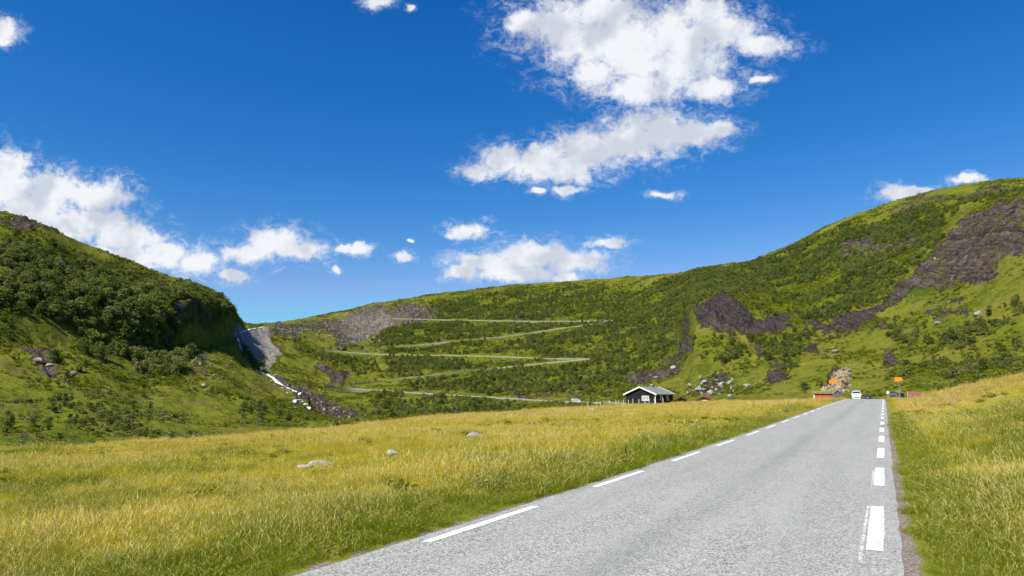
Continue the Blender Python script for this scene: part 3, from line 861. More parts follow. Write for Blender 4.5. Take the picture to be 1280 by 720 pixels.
# low broad-leaved weeds in the meadow
def leafball(name, n, rx, rz, size, seed, mat, stems=None, lobes=5, flat=.5, cz=None, tiers=None):
    """a crown as many small leaf-clump faces spread through lobes"""
    r_ = np.random.default_rng(seed); v = []; f = []; tn = []
    cen = [(r_.normal(0, rx * .42), r_.normal(0, rx * .42), (cz if cz is not None else rz) + r_.normal(0, rz * .42), .45 + .35 * r_.random()) for _ in range(lobes)]
    if tiers: cen = tiers
    for i in range(n):
        cx, cy, c_z, q = cen[i % len(cen)]
        d = r_.normal(0, 1, 3); d /= np.linalg.norm(d); rad = (r_.random() ** .45)
        p = np.array([cx + d[0] * rx * q * rad, cy + d[1] * rx * q * rad, max(.02, c_z + d[2] * rz * q * rad)])
        nrm = d * .9 + r_.normal(0, .75, 3) + np.array([0, 0, .35]); nrm /= np.linalg.norm(nrm)
        u = np.cross(nrm, r_.normal(0, 1, 3)); u /= np.linalg.norm(u); w = np.cross(nrm, u)
        s = size * (.55 + .9 * r_.random()); k = len(v)
        v += [tuple(p - u * s * .5), tuple(p + w * s * .38), tuple(p + u * s * .55), tuple(p - w * s * .33 + nrm * s * .12)]
        f.append((k, k + 1, k + 2, k + 3)); tn += [r_.random()] * 4
    return v, f, tn

def weed_lib():
    out = []
    for sd in range(3):
        v, f, tn = leafball('', 120, .24, .10, .045, 60 + sd, None, lobes=5, cz=.08)
        out.append(lib_obj('weed', v, f, M_SHRUB, {'tone': tn}))
    return out
X, Y, r, a, g_ = polar_pts(1500, 3, 60, power=1.4, seed=31)
dens = fbm(X / 5, Y / 5, 120, 3)
keep, s, la = road_edge_keep(X, Y, g_, .5, .4); keep &= dens > .12
keep &= r > 12
X, Y = X[keep], Y[keep]; n = len(X); sc = .7 + .9 * g_.random(n)
scatter('meadow_weeds', np.stack([X, Y, ground(X, Y)], -1), np.stack([np.zeros(n)] * 2 + [g_.random(n) * 6.28], -1),
        np.stack([sc, sc, sc], -1), g_.integers(0, 3, n), weed_lib())

# ------------------------------------------------------------------ stones
def stone_mesh(seed, n=2):
    bm = bmesh.new(); bmesh.ops.create_icosphere(bm, subdivisions=n, radius=1)
    r_ = np.random.default_rng(seed)
    planes = [(Vector(r_.normal(0, 1, 3)).normalized(), .48 + .36 * r_.random()) for _ in range(15)]
    for v in bm.verts:
        c = v.co.copy()
        for nn, dd in planes:
            e = c.dot(nn) - dd
            if e > 0: c -= nn * e
        c *= 1 + .10 * float(fbm(np.array(c.x * 1.7 + seed), np.array(c.y * 1.7 + c.z), 3, 3))
        v.co = c
    vs = [tuple(v.co) for v in bm.verts]; fs = [tuple(v.index for v in f.verts) for f in bm.faces]
    bm.free(); return vs, fs

def boulder(x, y, rmin, w, h, mat, label, seed, group=None, sink=.25, depth=.8, smooth=False, cat='boulder', name='boulder'):
    X, Y, Z, r = pick(x, y, rmin)
    vs, fs = stone_mesh(seed, 3)
    vs = [(a_ * w / 2, b_ * w / 2 * depth, (c_ + 1 - 2 * sink) * h / 2 / (1 - sink)) for a_, b_, c_ in vs]
    o = mesh_obj(name, vs, fs, mat, smooth=smooth, loc=(X, Y, Z)); o.rotation_euler = (0, 0, -math.atan2(X, Y) + .3 * math.sin(seed))
    return tag(o, label, cat, group)
boulder(402, 587, 8, .95, .34, M_ROCKW, 'pale flat boulder, the larger of two side by side in the meadow', 3, 'pale boulders in the meadow', sink=.3)
boulder(380, 589.5, 8, .55, .28, M_ROCKW, 'small pale boulder just left of the larger flat one in the meadow', 8, 'pale boulders in the meadow', sink=.3)
boulder(597, 552, 8, 1.0, .42, M_ROCK, 'grey brown boulder beside a leafy shrub in the upper meadow', 12, sink=.3)
boulder(491, 571, 8, .45, .28, M_ROCKW, 'small pointed pale stone alone in the middle of the meadow', 14, sink=.3)
boulder(562, 588.5, 8, .34, .16, M_ROCKW, 'small flat pale stone lying in grass nearest the road edge', 17, sink=.3)
boulder(739, 515, 40, 1.0, .5, M_ROCK, 'grey stone on the meadow brow left of the black cabin', 19, sink=.3)
boulder(1186, 517, 10, .35, .15, M_ROCKW, 'small pale stone at the foot of the thin post right of the road', 31, sink=.3)
spots = [(888, 494, 5.5, 3.2, 'large pale boulder directly behind the roof of the red gabled hut'), (902, 485, 4.2, 3.6, 'tall pale split boulder with a white streak above the red gabled hut'),
         (873, 488, 4.8, 2.6, 'broad grey boulder above the gap between the two low huts'), (880, 479, 4.0, 2.0, 'brownish boulder at the top of the pile above the low huts'),
         (912, 480, 4.2, 2.6, 'grey boulder at the right end of the pile above the low huts'), (895, 477, 3.2, 1.8, 'small grey boulder high in the middle of the pile above the low huts'),
         (935, 484, 6.0, 1.8, 'long low brown boulder in the grass right of the boulder pile'), (913, 497, 3.0, 1.6, 'grey boulder at the foot of the slope just right of the red gabled hut'),
         (860, 493, 3.0, 2.2, 'grey boulder above the turf roofed brown hut'), (820, 474, 5.0, 2.5, 'grey boulder on the slope straight above the black cabin'),
         (862, 482, 2.6, 1.6, 'small grey boulder at the upper left of the pile above the huts'), (842, 461, 5.0, 2.2, 'pale rounded boulder high above the black cabin roof'),
         (1172, 405, 4.5, 2.2, 'low grey boulder under the dark slab on the right mountain'), (1222, 394, 4.2, 2.6, 'grey boulder right of the low one under the dark slab'),
         (48, 453, 4.5, 2.2, 'pale broken boulder on the grass slope at far left'), (62, 458, 3.2, 1.6, 'small grey boulder right of the pale broken one at far left'),
         (92, 468, 3.0, 1.4, 'flat grey boulder at the right end of the far left stone band'), (255, 484, 3.0, 1.8, 'small pale stone on the open slope left of the stream'),
         (1043, 441, 5, 2.6, 'grey boulder on the green slope above the red house'), (740, 352, 0, 0, '')]
for i, (x, y, w, h, lb) in enumerate(spots):
    if w: boulder(x, y, 190, w, h, M_ROCKW if ('pale' in lb and 'slab' not in lb) else M_ROCK, lb, 40 + i, 'boulders on the slopes', sink=.22)
for i, (x, y, w, h, lb) in enumerate([(1052, 487, 5.0, 3.4, 'large tan boulder at the bottom of the sandy outcrop above the white van'),
                                      (1056, 479, 4.4, 3.2, 'tan boulder in the middle of the sandy outcrop above the white van'),
                                      (1058, 471, 4.2, 3.4, 'topmost tan boulder of the sandy outcrop above the white van'),
                                      (1049, 474, 3.2, 2.2, 'small tan boulder at the left of the sandy outcrop above the white van'),
                                      (1047, 481, 2.8, 2.0, 'low tan boulder right of the left orange sign')]):
    boulder(x, y, 200, w, h, M_ROCKT, lb, 70 + i, 'tan boulders of the roadside outcrop', sink=.2)

# ------------------------------------------------------------------ hairpin road on the far slope
M_RIB = simple('hairpin_asphalt', (.30, .295, .28), .9, .15, .5)
M_RWALL = rock_mat('hairpin_stone_wall', (.22, .22, .17), (.36, .35, .29), (.44, .43, .37))
ROADPTS = []
def far_road(name, lay, w=5.0, wall=3.0):
    az, rs, tn = lay
    X, Y = rs * np.sin(az), rs * np.cos(az)
    Z = smo(HCAM + tn * rs, 3)               # the road keeps its own even grade
    ROADPTS.append(np.stack([X, Y], 1))
    v = []; f = []
    for i in range(len(X)):
        r = rs[i]; ux, uy = X[i] / r, Y[i] / r
        a_ = (X[i] - ux * .6, Y[i] - uy * .6); b_ = (X[i] + ux * w, Y[i] + uy * w); c_ = (X[i] - ux * .9, Y[i] - uy * .9)
        ww = .22 + .25 * float(fbm(np.array(X[i] / 18), np.array(Y[i] / 18), 130, 2))
        v += [(b_[0], b_[1], Z[i]), (a_[0], a_[1], Z[i]), (a_[0], a_[1], Z[i] + ww), (c_[0], c_[1], Z[i] + ww), (c_[0], c_[1], Z[i] - .45), (c_[0] - ux * .8, c_[1] - uy * .8, Z[i] - wall)]
    for i in range(len(X) - 1):
        for q in range(5):
            f.append((i * 6 + q, i * 6 + q + 1, i * 6 + 7 + q, i * 6 + 6 + q))
    o = mesh_obj(name, v, f, M_RIB)
    o.data.materials.append(M_RWALL); o.data.materials.append(M_RBANK)
    for i, p_ in enumerate(o.data.polygons):
        p_.material_index = (0, 1, 1, 1, 2)[i % 5]
    return tag(o, kind='structure')
M_RBANK = rock_mat('road_bank', (.10, .11, .03), (.20, .18, .09), (.30, .27, .20))
for lay in ROADLAY: far_road('hairpin_road', lay)
RP = np.concatenate(ROADPTS)

# ------------------------------------------------------------------ stream and waterfall
def water_mat():
    m, nt, out = new_mat('falling_water')
    pos = nt.new('ShaderNodeNewGeometry').outputs['Position']
    n = nt.noise(nt.vmath('MULTIPLY', pos, (1, 1, .35)), .5, 5, .65, .4); w = nt.attr('foam')
    f = nt.math('ADD', w, nt.math('MULTIPLY', nt.math('SUBTRACT', n, .5), 1.1))
    c = nt.mix(nt.ss(f, .35, .55), (.12, .13, .14), (.92, .92, .93))
    bp = nt.new('ShaderNodeBump', ins={'Height': n, 'Strength': .7, 'Distance': .5})
    b = nt.new('ShaderNodeBsdfPrincipled', ins={'Base Color': c, 'Roughness': .35}); nt.l.new(bp.outputs[0], b.inputs['Normal'])
    nt.l.new(b.outputs[0], out.inputs['Surface']); return m
M_WATER = water_mat()
def stream(name, lay):
    q, az, tn = lay; v = []; f = []; fo = []
    for i in range(len(az)):
        r_, a_ = q[4][i], az[i]
        hw = q[2][i] * (1 + .6 * float(fbm(np.array(i * .35), np.array(1.0), 140, 3)))
        for s_ in (-1, -.33, .33, 1):
            v.append((r_ * math.sin(a_) + math.cos(a_) * hw * s_, r_ * math.cos(a_) - math.sin(a_) * hw * s_, HCAM + tn[i] * r_ + .25 * (1 - s_ * s_)))
            fo.append(q[3][i] - .12 * (abs(s_) > .5))
    for i in range(len(az) - 1):
        for j in range(3):
            k_ = i * 4 + j; f.append((k_, k_ + 1, k_ + 5, k_ + 4))
    return tag(mesh_obj(name, v, f, M_WATER, smooth=True, attrs={'foam': fo}), kind='structure')
for k_, lay in enumerate(SLAY): stream(('waterfall', 'waterfall', 'stream', 'stream', 'waterfall')[k_], lay)

# ------------------------------------------------------------------ birches
def birch(seed, w, h, n, size, lobes):
    r_ = np.random.default_rng(seed)
    tiers = []
    for i in range(lobes):
        t = (i + .5) / lobes; a = r_.random() * 6.28; q = w * .30 * (1 - .5 * t) * (.4 + r_.random())
        tiers.append((q * math.cos(a), q * math.sin(a), h * (.30 + .60 * t), .36 + .25 * r_.random() * (1.1 - t)))
    v, f, tn = leafball('', n, w * .95, h * .42, size, seed, None, tiers=tiers)
    mb = MB()
    for sx in (-1, 1, 0):
        a = r_.random() * 6.28; bx, by = .10 * w * math.cos(a), .10 * w * math.sin(a)
        mb.tube((bx * .3, by * .3, -.4), (bx * 1.2, by * 1.2, h * .42), .09, .055, 6)
        mb.tube((bx * 1.2, by * 1.2, h * .42), (bx * 2.0 + .1, by * 2.0, h * .8), .055, .02, 5)
        mb.tube((bx * 1.2, by * 1.2, h * .42), (-bx * 1.4 + sx * .3, by * 2.6, h * .66), .04, .015, 5)
    return v, f, tn, mb
PROTO = []
for sd, w, h, lb in ((1, 3.4, 4.8, 8), (2, 4.2, 5.2, 10), (3, 3.0, 5.8, 8), (4, 4.6, 4.4, 11), (5, 2.6, 3.6, 6)):
    v, f, tn, mb = birch(sd, w, h, 420, .55, lb)
    PROTO.append((v, f, tn, mb))
lib_tree = []
for v, f, tn, mb in PROTO:
    n0 = len(v)
    o = lib_obj('birch', v + mb.v, f + [tuple(i + n0 for i in q) for q in mb.f], M_LEAF, {'tone': tn + [0.2] * len(mb.v)})
    o.data.materials.append(M_BARK)
    for i, p_ in enumerate(o.data.polygons):
        if i >= len(f): p_.material_index = 1
    lib_tree.append(o)

def hill_candidates(n, seed, rlo=140, rhi=1250):
    g_ = np.random.default_rng(seed)
    r = np.sqrt(rlo ** 2 + g_.random(n) * (rhi ** 2 - rlo ** 2)); a = R(-46) + g_.random(n) * R(92)
    X, Y = r * np.sin(a), r * np.cos(a)
    return X, Y, r, a, g_
def near_road(X, Y, d, dcam=0):
    bad = np.zeros(len(X), bool)
    for k0 in range(0, len(RP), 1):
        dx, dy = X - RP[k0, 0], Y - RP[k0, 1]
        bad |= (dx * dx + dy * dy < d * d)
    if dcam:
        a_t = np.arctan2(X, Y); r_t = np.hypot(X, Y)
        for P_ in ROADPTS:
            ak = np.arctan2(P_[:, 0], P_[:, 1]); rk_ = np.hypot(P_[:, 0], P_[:, 1]); o_ = np.argsort(ak)
            rr2 = np.interp(a_t, ak[o_], rk_[o_]); inn = (a_t > ak.min()) & (a_t < ak.max())
            bad |= inn & (rr2 - r_t > -4) & (rr2 - r_t < dcam)
    return bad
X, Y, r, a, g_ = hill_candidates(420000, 51)
fo = field(forest, X, Y); rk = field(rock, X, Y)
clump = fbm(X / 14, Y / 14, 150, 3)
big = fbm(X / 45, Y / 45, 155, 3)
pxx, pyy = project(X, Y, ground(X, Y))
dens = np.where(pxx < 300, np.where(pyy > 475, .35, .45), np.where(pxx > 835, .54, .46))
prob = np.clip(fo * (1 + 2.6 * clump + 1.6 * big) - .15 * (1 - fo), 0, 1) * dens
keep = (g_.random(len(X)) < prob) & (r > np.interp(a, AZ, rB)) & (rk < .75)
X, Y, r, a, clump = X[keep], Y[keep], r[keep], a[keep], clump[keep]
Z = ground(X, Y)
vis = field(VIS, X, Y); top = (Z + 5.5 - HCAM) / r
keep = (top > vis - .003) & ~near_road(X, Y, 6.5, 22) & (r < np.interp(a, AZ, rH) + 25)
X, Y, Z, r, a = X[keep], Y[keep], Z[keep], r[keep], a[keep]
n = len(X); print('TREES', n)
px, py = project(X, Y, Z)
sc = (.55 + .75 * g_.random(n) ** 1.3)
sc *= np.where((px > 50) & (px < 260) & (py > 360) & (py < 470), 1.25, 1.0)
sc *= np.where((py > 475) & (px < 300), .5, 1.0)
sc *= np.where(px > 300, .74, 1.0)
sc *= np.where(r > np.interp(a, AZ, rH) - 60, .45, 1.0)
pid = g_.integers(0, len(PROTO), n); rz = g_.random(n) * 6.283
vis_ok = (px > 4) & (px < 1276) & (((Z + 3 * sc - HCAM) / r) > field(VIS, X, Y))
size = np.where(vis_ok, sc / r, 0)
order = np.argsort(-size); top300 = order[:296]
rest = np.ones(n, bool); rest[top300] = False
scatter('birch_wood', np.stack([X, Y, Z - .2], -1)[rest], np.stack([np.zeros(n), np.zeros(n), rz], -1)[rest],
        np.stack([sc, sc, sc * (.85 + .3 * g_.random(n))], -1)[rest], pid[rest], lib_tree)
base = []
for v, f, tn, mb in PROTO:
    e = empty('birch_tree', (0, 0, 0))
    c = mesh_obj('crown', v, f, M_LEAF, e, attrs={'tone': tn}); t = mesh_obj('trunk', mb.v, mb.f, M_BARK, e, smooth=True)
    base.append((e, c, t))
def tree_label(x, y, s):
    if x < 70 and y > 475: p = 'at the foot of the left slope near the bare earth scar'
    elif x < 300 and y > 475: p = 'on the lower left slope just above the meadow'
    elif x < 60: p = 'high at the far left edge of the left hill'
    elif x < 130: p = 'on the upper left hillside'
    elif x < 190 and y > 400: p = 'in the big dark thicket hanging over the lower left slope'
    elif x < 260 and y > 400: p = 'at the right end of the dark thicket beside the shadowed hollow'
    elif x < 200: p = 'in the middle of the left hillside above the dark thicket'
    elif x < 320: p = 'on the shaded crag at the right end of the left hill'
    elif x < 560: p = 'on the green bank beside the stream and hairpin road'
    elif x < 850: p = 'on the hairpin slope left of the dark cliff'
    elif x < 950: p = 'around the dark cliff above the huts'
    elif x < 1060: p = 'in the thicket below the dark slab above the red house'
    else: p = 'on the grassy slope of the right mountain'
    k_ = 'tall' if s > 1.25 else ('bushy' if s > .85 else 'small')
    return f'{k_} green birch {p}', 'birches ' + p
first = [True] * len(base)
for i in top300:
    e0, c0, t0 = base[pid[i]]
    if first[pid[i]]:
        e = e0; first[pid[i]] = False
    else:
        e = e0.copy(); COL.objects.link(e)
        for ch in (c0, t0):
            q = ch.copy(); COL.objects.link(q); q.parent = e
    e.location = (X[i], Y[i], Z[i] - .2); e.rotation_euler = (0, 0, rz[i]); e.scale = (sc[i], sc[i], sc[i])
    lb, gp = tree_label(px[i], py[i], sc[i]); tag(e, lb, 'tree', gp)
for k_, fl in enumerate(first):
    if fl:
        for q in base[k_]: bpy.data.objects.remove(q)

# scrub and ferns over the slopes
lib_scrub = []
for sd in range(4):
    v, f, tn = leafball('', 70, .85, .5, .34, 80 + sd, None, lobes=4, cz=.35)
    lib_scrub.append(lib_obj('scrub', v, f, M_SHRUB, {'tone': tn}))
for sd in range(2):
    v, f, tn = leafball('', 70, .9, .5, .3, 90 + sd, None, lobes=4, cz=.4)
    lib_scrub.append(lib_obj('willow', v, f, M_WILLOW, {'tone': tn}))
X, Y, r, a, g_ = hill_candidates(620000, 61, 130, 1200)
fo = field(forest, X, Y); rk = field(rock, X, Y)
cl = fbm(X / 22, Y / 22, 160, 4)
prob = np.clip(.16 + 1.6 * np.clip(cl, -.1, 1) + .5 * fo, 0, 1) * .62
keep = (g_.random(len(X)) < prob) & (r > np.interp(a, AZ, rC) * .97) & (rk < .55)
X, Y, r, a, cl = X[keep], Y[keep], r[keep], a[keep], cl[keep]
Z = ground(X, Y); keep = ((Z + 1.2 - HCAM) / r > field(VIS, X, Y) - .002) & ~near_road(X, Y, 4.5, 6)
X, Y, Z, r, cl = X[keep], Y[keep], Z[keep], r[keep], cl[keep]
n = len(X); print('SCRUB', n); px, py = project(X, Y, Z)
sc = .45 + 1.0 * g_.random(n) ** 1.6 + .8 * np.clip(cl, 0, .5)
ids = g_.integers(0, 4, n); wl = (g_.random(n) < np.where((px < 260) & (py > 490), .45, .04)); ids = np.where(wl, 4 + g_.integers(0, 2, n), ids)
scatter('hillside_scrub', np.stack([X, Y, Z], -1), np.stack([np.zeros(n), np.zeros(n), g_.random(n) * 6.28], -1), np.stack([sc, sc, sc], -1), ids, lib_scrub)

# scree: stones nobody could count
lib_st = []
for sd in range(5):
    vs, fs = stone_mesh(200 + sd, 1); lib_st.append(lib_obj('stone', vs, fs, (M_ROCK, M_ROCKW)[sd % 2], {}))
X, Y, r, a, g_ = hill_candidates(160000, 71, 150, 1150)
rk = field(rock, X, Y); Z = ground(X, Y); px, py = project(X, Y, Z)
st = np.maximum(poly_mask(px, py, ROCK[3][0], 10), .35 * poly_mask(px, py, ROCK[2][0], 8))
st = np.maximum(st, .5 * line_mask(px, py, [(300, 440), (345, 475), (400, 510), (450, 530)], 9))
st = np.maximum(st, .45 * poly_mask(px, py, ROCK[16][0], 10)); st = np.maximum(st, .3 * poly_mask(px, py, ROCK[21][0], 8)); st = np.maximum(st, .5 * poly_mask(px, py, ROCK[23][0], 5))
st = np.maximum(st, .3 * poly_mask(px, py, ROCK[22][0], 8))
prob = np.where(st > 0, st * .7, 0) + .012 * np.clip(fbm(X / 30, Y / 30, 170, 3) * 3, 0, 1)
keep = (g_.random(len(X)) < prob) & (r > np.interp(a, AZ, rC)) & ((Z + 1 - HCAM) / r > field(VIS, X, Y) - .001)
X, Y, Z = X[keep], Y[keep], Z[keep]; n = len(X); print('STONES', n)
sc = (.35 + 1.5 * g_.random(n) ** 3) * np.clip(np.hypot(X, Y) / 420, .3, 1)
scatter('scree', np.stack([X, Y, Z + .1], -1), g_.random((n, 3)) * 6.28, np.stack([sc, sc * .8, sc * .6], -1), g_.integers(0, 5, n), lib_st)

X, Y, r, a, g_ = hill_candidates(240000, 72, 180, 420)
px, py = project(X, Y, ground(X, Y))
keep = (poly_mask(px, py, [(1026, 490), (1050, 460), (1064, 462), (1060, 490)], 3) > .4) & (g_.random(len(X)) < .30)
X, Y = X[keep], Y[keep]; n = len(X); sc = .4 + 1.3 * g_.random(n) ** 2
lib_tan = []
for sd in range(3):
    vs, fs = stone_mesh(230 + sd, 2); lib_tan.append(lib_obj('tan_stone', vs, fs, M_ROCKT, {}))
scatter('tan_rubble', np.stack([X, Y, ground(X, Y)], -1), g_.random((n, 3)) * 6.28, np.stack([sc, sc * .8, sc * .7], -1), g_.integers(0, 3, n), lib_tan)

# ------------------------------------------------------------------ buildings
M_BLACK = simple('black_boards', (.013, .013, .015), .8, .3, 3, bump=.3, spec=.2)
M_WHITE = simple('white_paint', (.80, .80, .78), .5, .05, 2)
M_ROOF = simple('grey_roofing', (.22, .22, .19), .85, .2, 2)
M_TURF = simple('turf_roof', (.20, .18, .05), .95, .35, 1.5, bump=.8)
M_BROWN = simple('brown_stained_boards', (.07, .028, .014), .7, .3, 3)
M_RED = simple('red_boards', (.42, .075, .05), .7, .15, 2)
M_REDROOF = simple('red_roofing', (.20, .075, .05), .8, .2, 2)
M_GREYW = simple('weathered_boards', (.13, .12, .14), .8, .3, 3)
M_STONEW = rock_mat('dry_stone', (.06, .05, .05), (.15, .13, .13), (.24, .22, .22))
M_BEIGE = simple('beige_boards', (.55, .46, .33), .7, .1, 2)
def glass_mat():
    m, nt, out = new_mat('window_glass')
    b = nt.new('ShaderNodeBsdfPrincipled', ins={'Base Color': (.03, .035, .04, 1), 'Roughness': .06}); b.inputs['Specular IOR Level'].default_value = .8
    nt.l.new(b.outputs[0], out.inputs['Surface']); return m
M_GLASS = glass_mat()
M_CURT = simple('curtain', (.72, .72, .70), .9, .1, 4)
M_METAL = simple('galvanised_metal', (.42, .43, .43), .4, .1, 4, metal=.6)
M_DARK = simple('black_rubber', (.015, .015, .015), .8, .2, 4)
M_WOOD = simple('weathered_wood', (.30, .26, .20), .85, .25, 6)

def at(x, r, dz=0.0, y=492):
    a_ = float(ray(x, y)[0]); X, Y = r * math.sin(a_), r * math.cos(a_)
    return X, Y, float(ground(X, Y)) + dz

def window(parent, side, c, z0, w, h, W, L, panes=2, fill=None, fmat=None):
    """side: 'front' (-y), 'right' (+x), 'left' (-x)"""
    t = .05; fr = MB(); gl = MB()
    def bx(m, u0, u1, q0, q1, d0, d1):
        if side == 'front': m.box(c + u0, c + u1, -L / 2 - d1, -L / 2 - d0, z0 + q0, z0 + q1)
        elif side == 'right': m.box(W / 2 + d0, W / 2 + d1, c + u0, c + u1, z0 + q0, z0 + q1)
        else: m.box(-W / 2 - d1, -W / 2 - d0, c + u0, c + u1, z0 + q0, z0 + q1)
    bw = .10
    bx(fr, -w / 2 - bw, w / 2 + bw, h, h + bw, .002, t); bx(fr, -w / 2 - bw, w / 2 + bw, -bw, 0, .002, t + .02)
    bx(fr, -w / 2 - bw, -w / 2, 0, h, .002, t); bx(fr, w / 2, w / 2 + bw, 0, h, .002, t)
    for i in range(1, panes): bx(fr, -w / 2 + w * i / panes - .035, -w / 2 + w * i / panes + .035, 0, h, .004, t - .005)
    bx(gl, -w / 2, w / 2, 0, h, .001, .02)
    g = gl.build('window', fill or M_GLASS, parent); fr.build('frame', fmat or M_WHITE, g)
    return g

def cabin(name, label, cat, loc, rz, W, L, hw, hr, wall, roofm, trim, over=.35, thick=.16, group=None, sink=1.2, roofname='roof'):
    e = empty(name, loc, rz)
    MB().prism([(-W / 2, -sink), (W / 2, -sink), (W / 2, hw), (0, hr - .02), (-W / 2, hw)], 'y', -L / 2, L / 2).build('wall', wall, e)
    k_ = (hr - hw) / (W / 2); ox = W / 2 + over; zo = hw - k_ * over
    rf = MB(); rf.prism([(-ox, zo), (0, hr), (ox, zo), (ox, zo + thick), (0, hr + thick), (-ox, zo + thick)], 'y', -L / 2 - over, L / 2 + over)
    rf = rf.build(roofname, roofm, e)
    b = MB(); d = .19
    for y0, y1 in ((-L / 2 - over - .05, -L / 2 - over - .002), (L / 2 + over + .002, L / 2 + over + .05)):
        b.prism([(-ox - .02, zo - .06), (0, hr - .06), (ox + .02, zo - .06), (ox + .02, zo + thick + .06), (0, hr + thick + .06), (-ox - .02, zo + thick + .06)], 'y', y0, y1)
    b.build('bargeboard', trim, e)
    tag(e, label, cat, group)
    return e, rf

# black cabin: one long gable turned to the left, its side in shade
th = R(-37)
cx_, cy_, cz_ = at(812, 157)
black = cabin('black_cabin', 'black wooden cabin with white gable trim and a white framed window on the meadow brow', 'cabin', (cx_, cy_, cz_), th, 7.0, 9.0, 2.3, 3.75, M_BLACK, M_ROOF, M_WHITE, over=.45, thick=.18)
print('CABIN z', cz_, 'needs', 1.7 - 14 / 853 * 152)
cabz = 1.7 - 13.6 / 853 * 152
black[0].location.z = cabz
window(black[0], 'front', 1.15, 1.0, 1.45, .85, 7.0, 9.0, 4, simple('grey_curtain', (.30, .31, .33), .9, .2, 3))
window(black[0], 'right', -1.7, 1.05, .9, .9, 7.0, 9.0, 2); window(black[0], 'right', 1.6, 1.05, .9, .9, 7.0, 9.0, 2)
MB().box(3.38, 3.54, -4.55, -4.40, -.6, 2.2).build('corner_board', M_WHITE, black[0])
ch = MB().box(-.25, .25, 1.2, 1.7, 3.4, 4.45).build('chimney', M_GREYW, black[1])
MB().box(-.32, .32, 1.13, 1.77, 4.45, 4.53).build('cap', M_WHITE, black[1])
MB().tube((.9, -.6, 3.2), (.9, -.6, 4.5), .03).tube((.6, -.6, 4.4), (1.2, -.6, 4.4), .02).build('aerial', M_METAL, black[1])
MB().box(-2.4, -1.5, -4.56, -4.502, 0, 1.95).build('door', M_BLACK, black[0])

# turf roofed brown hut and red gabled hut behind the brow
def place_top(x, r, ytop, htop):
    a_ = float(ray(x, ytop)[0]); t = float(ray(x, ytop)[1]); X, Y = r * math.sin(a_), r * math.cos(a_)
    z = HCAM + t * r - htop; print('PLACE', x, 'z', round(z, 2), 'ground', round(float(ground(X, Y)), 2))
    return (X, Y, z)
hut = cabin('turf_roof_hut', 'low brown hut with an overhanging turf roof right of the black cabin', 'hut', place_top(852, 178, 495.8, 3.3), R(-16), 4.6, 5.5, 1.9, 3.1, M_BROWN, M_TURF, M_BROWN, over=.35, thick=.25, sink=3)
window(hut[0], 'front', 0, .9, .9, .8, 4.6, 5.5, 2, fmat=M_BROWN)
hut2 = cabin('red_gabled_hut', 'low hut with red brown gable boards and a pale blue gable window below the boulders', 'hut', place_top(883, 190, 495.6, 3.0), R(-26), 4.6, 6, 1.9, 2.85, M_RED, M_REDROOF, M_BROWN, over=.4, thick=.16, sink=3)
window(hut2[0], 'front', .1, 1.0, 1.3, 1.0, 4.6, 6, 2, simple('pale_blue_blind', (.55, .68, .74), .6, .1, 4))
# red house with turf roof, its long side to the camera
rh = cabin('red_house', 'long low red house with white corners and a grassy roof beside the white van', 'house', place_top(1030, 215, 488.6, 3.4), R(-24 + 90), 4.6, 5.6, 2.65, 3.15, M_RED, M_TURF, M_WOOD, over=.35, thick=.22, sink=2)
for sy in (-1, 1): MB().box(-2.36, -2.2, sy * 2.82 - (.3 if sy > 0 else 0), sy * 2.82 + (.3 if sy < 0 else 0), -2, 2.6).build('corner_board', M_WHITE, rh[0])
gh = cabin('grey_shed', 'small weathered grey gabled shed against the right end of the red house', 'shed', place_top(1046.8, 212, 487.4, 3.7), R(-26), 2.2, 3.0, 2.5, 3.6, M_GREYW, M_GREYW, M_GREYW, over=.2, thick=.1, sink=2)
MB().box(-.35, .35, -1.54, -1.502, -.5, 1.9).build('door', M_DARK, gh[0])
# stone hut by the right sign, and the red roof behind the knoll
sh = cabin('stone_hut', 'low dark stone hut with a dark panel for its doorway behind the right orange sign', 'hut', place_top(1119, 165, 488.0, 2.5), R(-50), 2.3, 2.6, 1.9, 2.4, M_STONEW, M_TURF, M_GREYW, over=.1, thick=.14, sink=3)
MB().box(-.5, .5, -1.34, -1.302, -1, 1.5).build('doorway', M_DARK, sh[0])  # dark panel stands in for the shaded inside; the wall has no opening
rr_h = cabin('red_roofed_cabin', 'beige cabin showing its red brown roof over the grassy knoll right of the right sign', 'cabin', place_top(1144, 150, 489.7, 2.9), R(-30 + 90), 2.2, 2.0, 2.0, 2.8, M_BEIGE, M_REDROOF, M_BEIGE, over=.25, thick=.12, sink=3)
MB().box(-1.14, -1.102, -.4, .4, .9, 1.6).build('window', M_GLASS, rr_h[0])

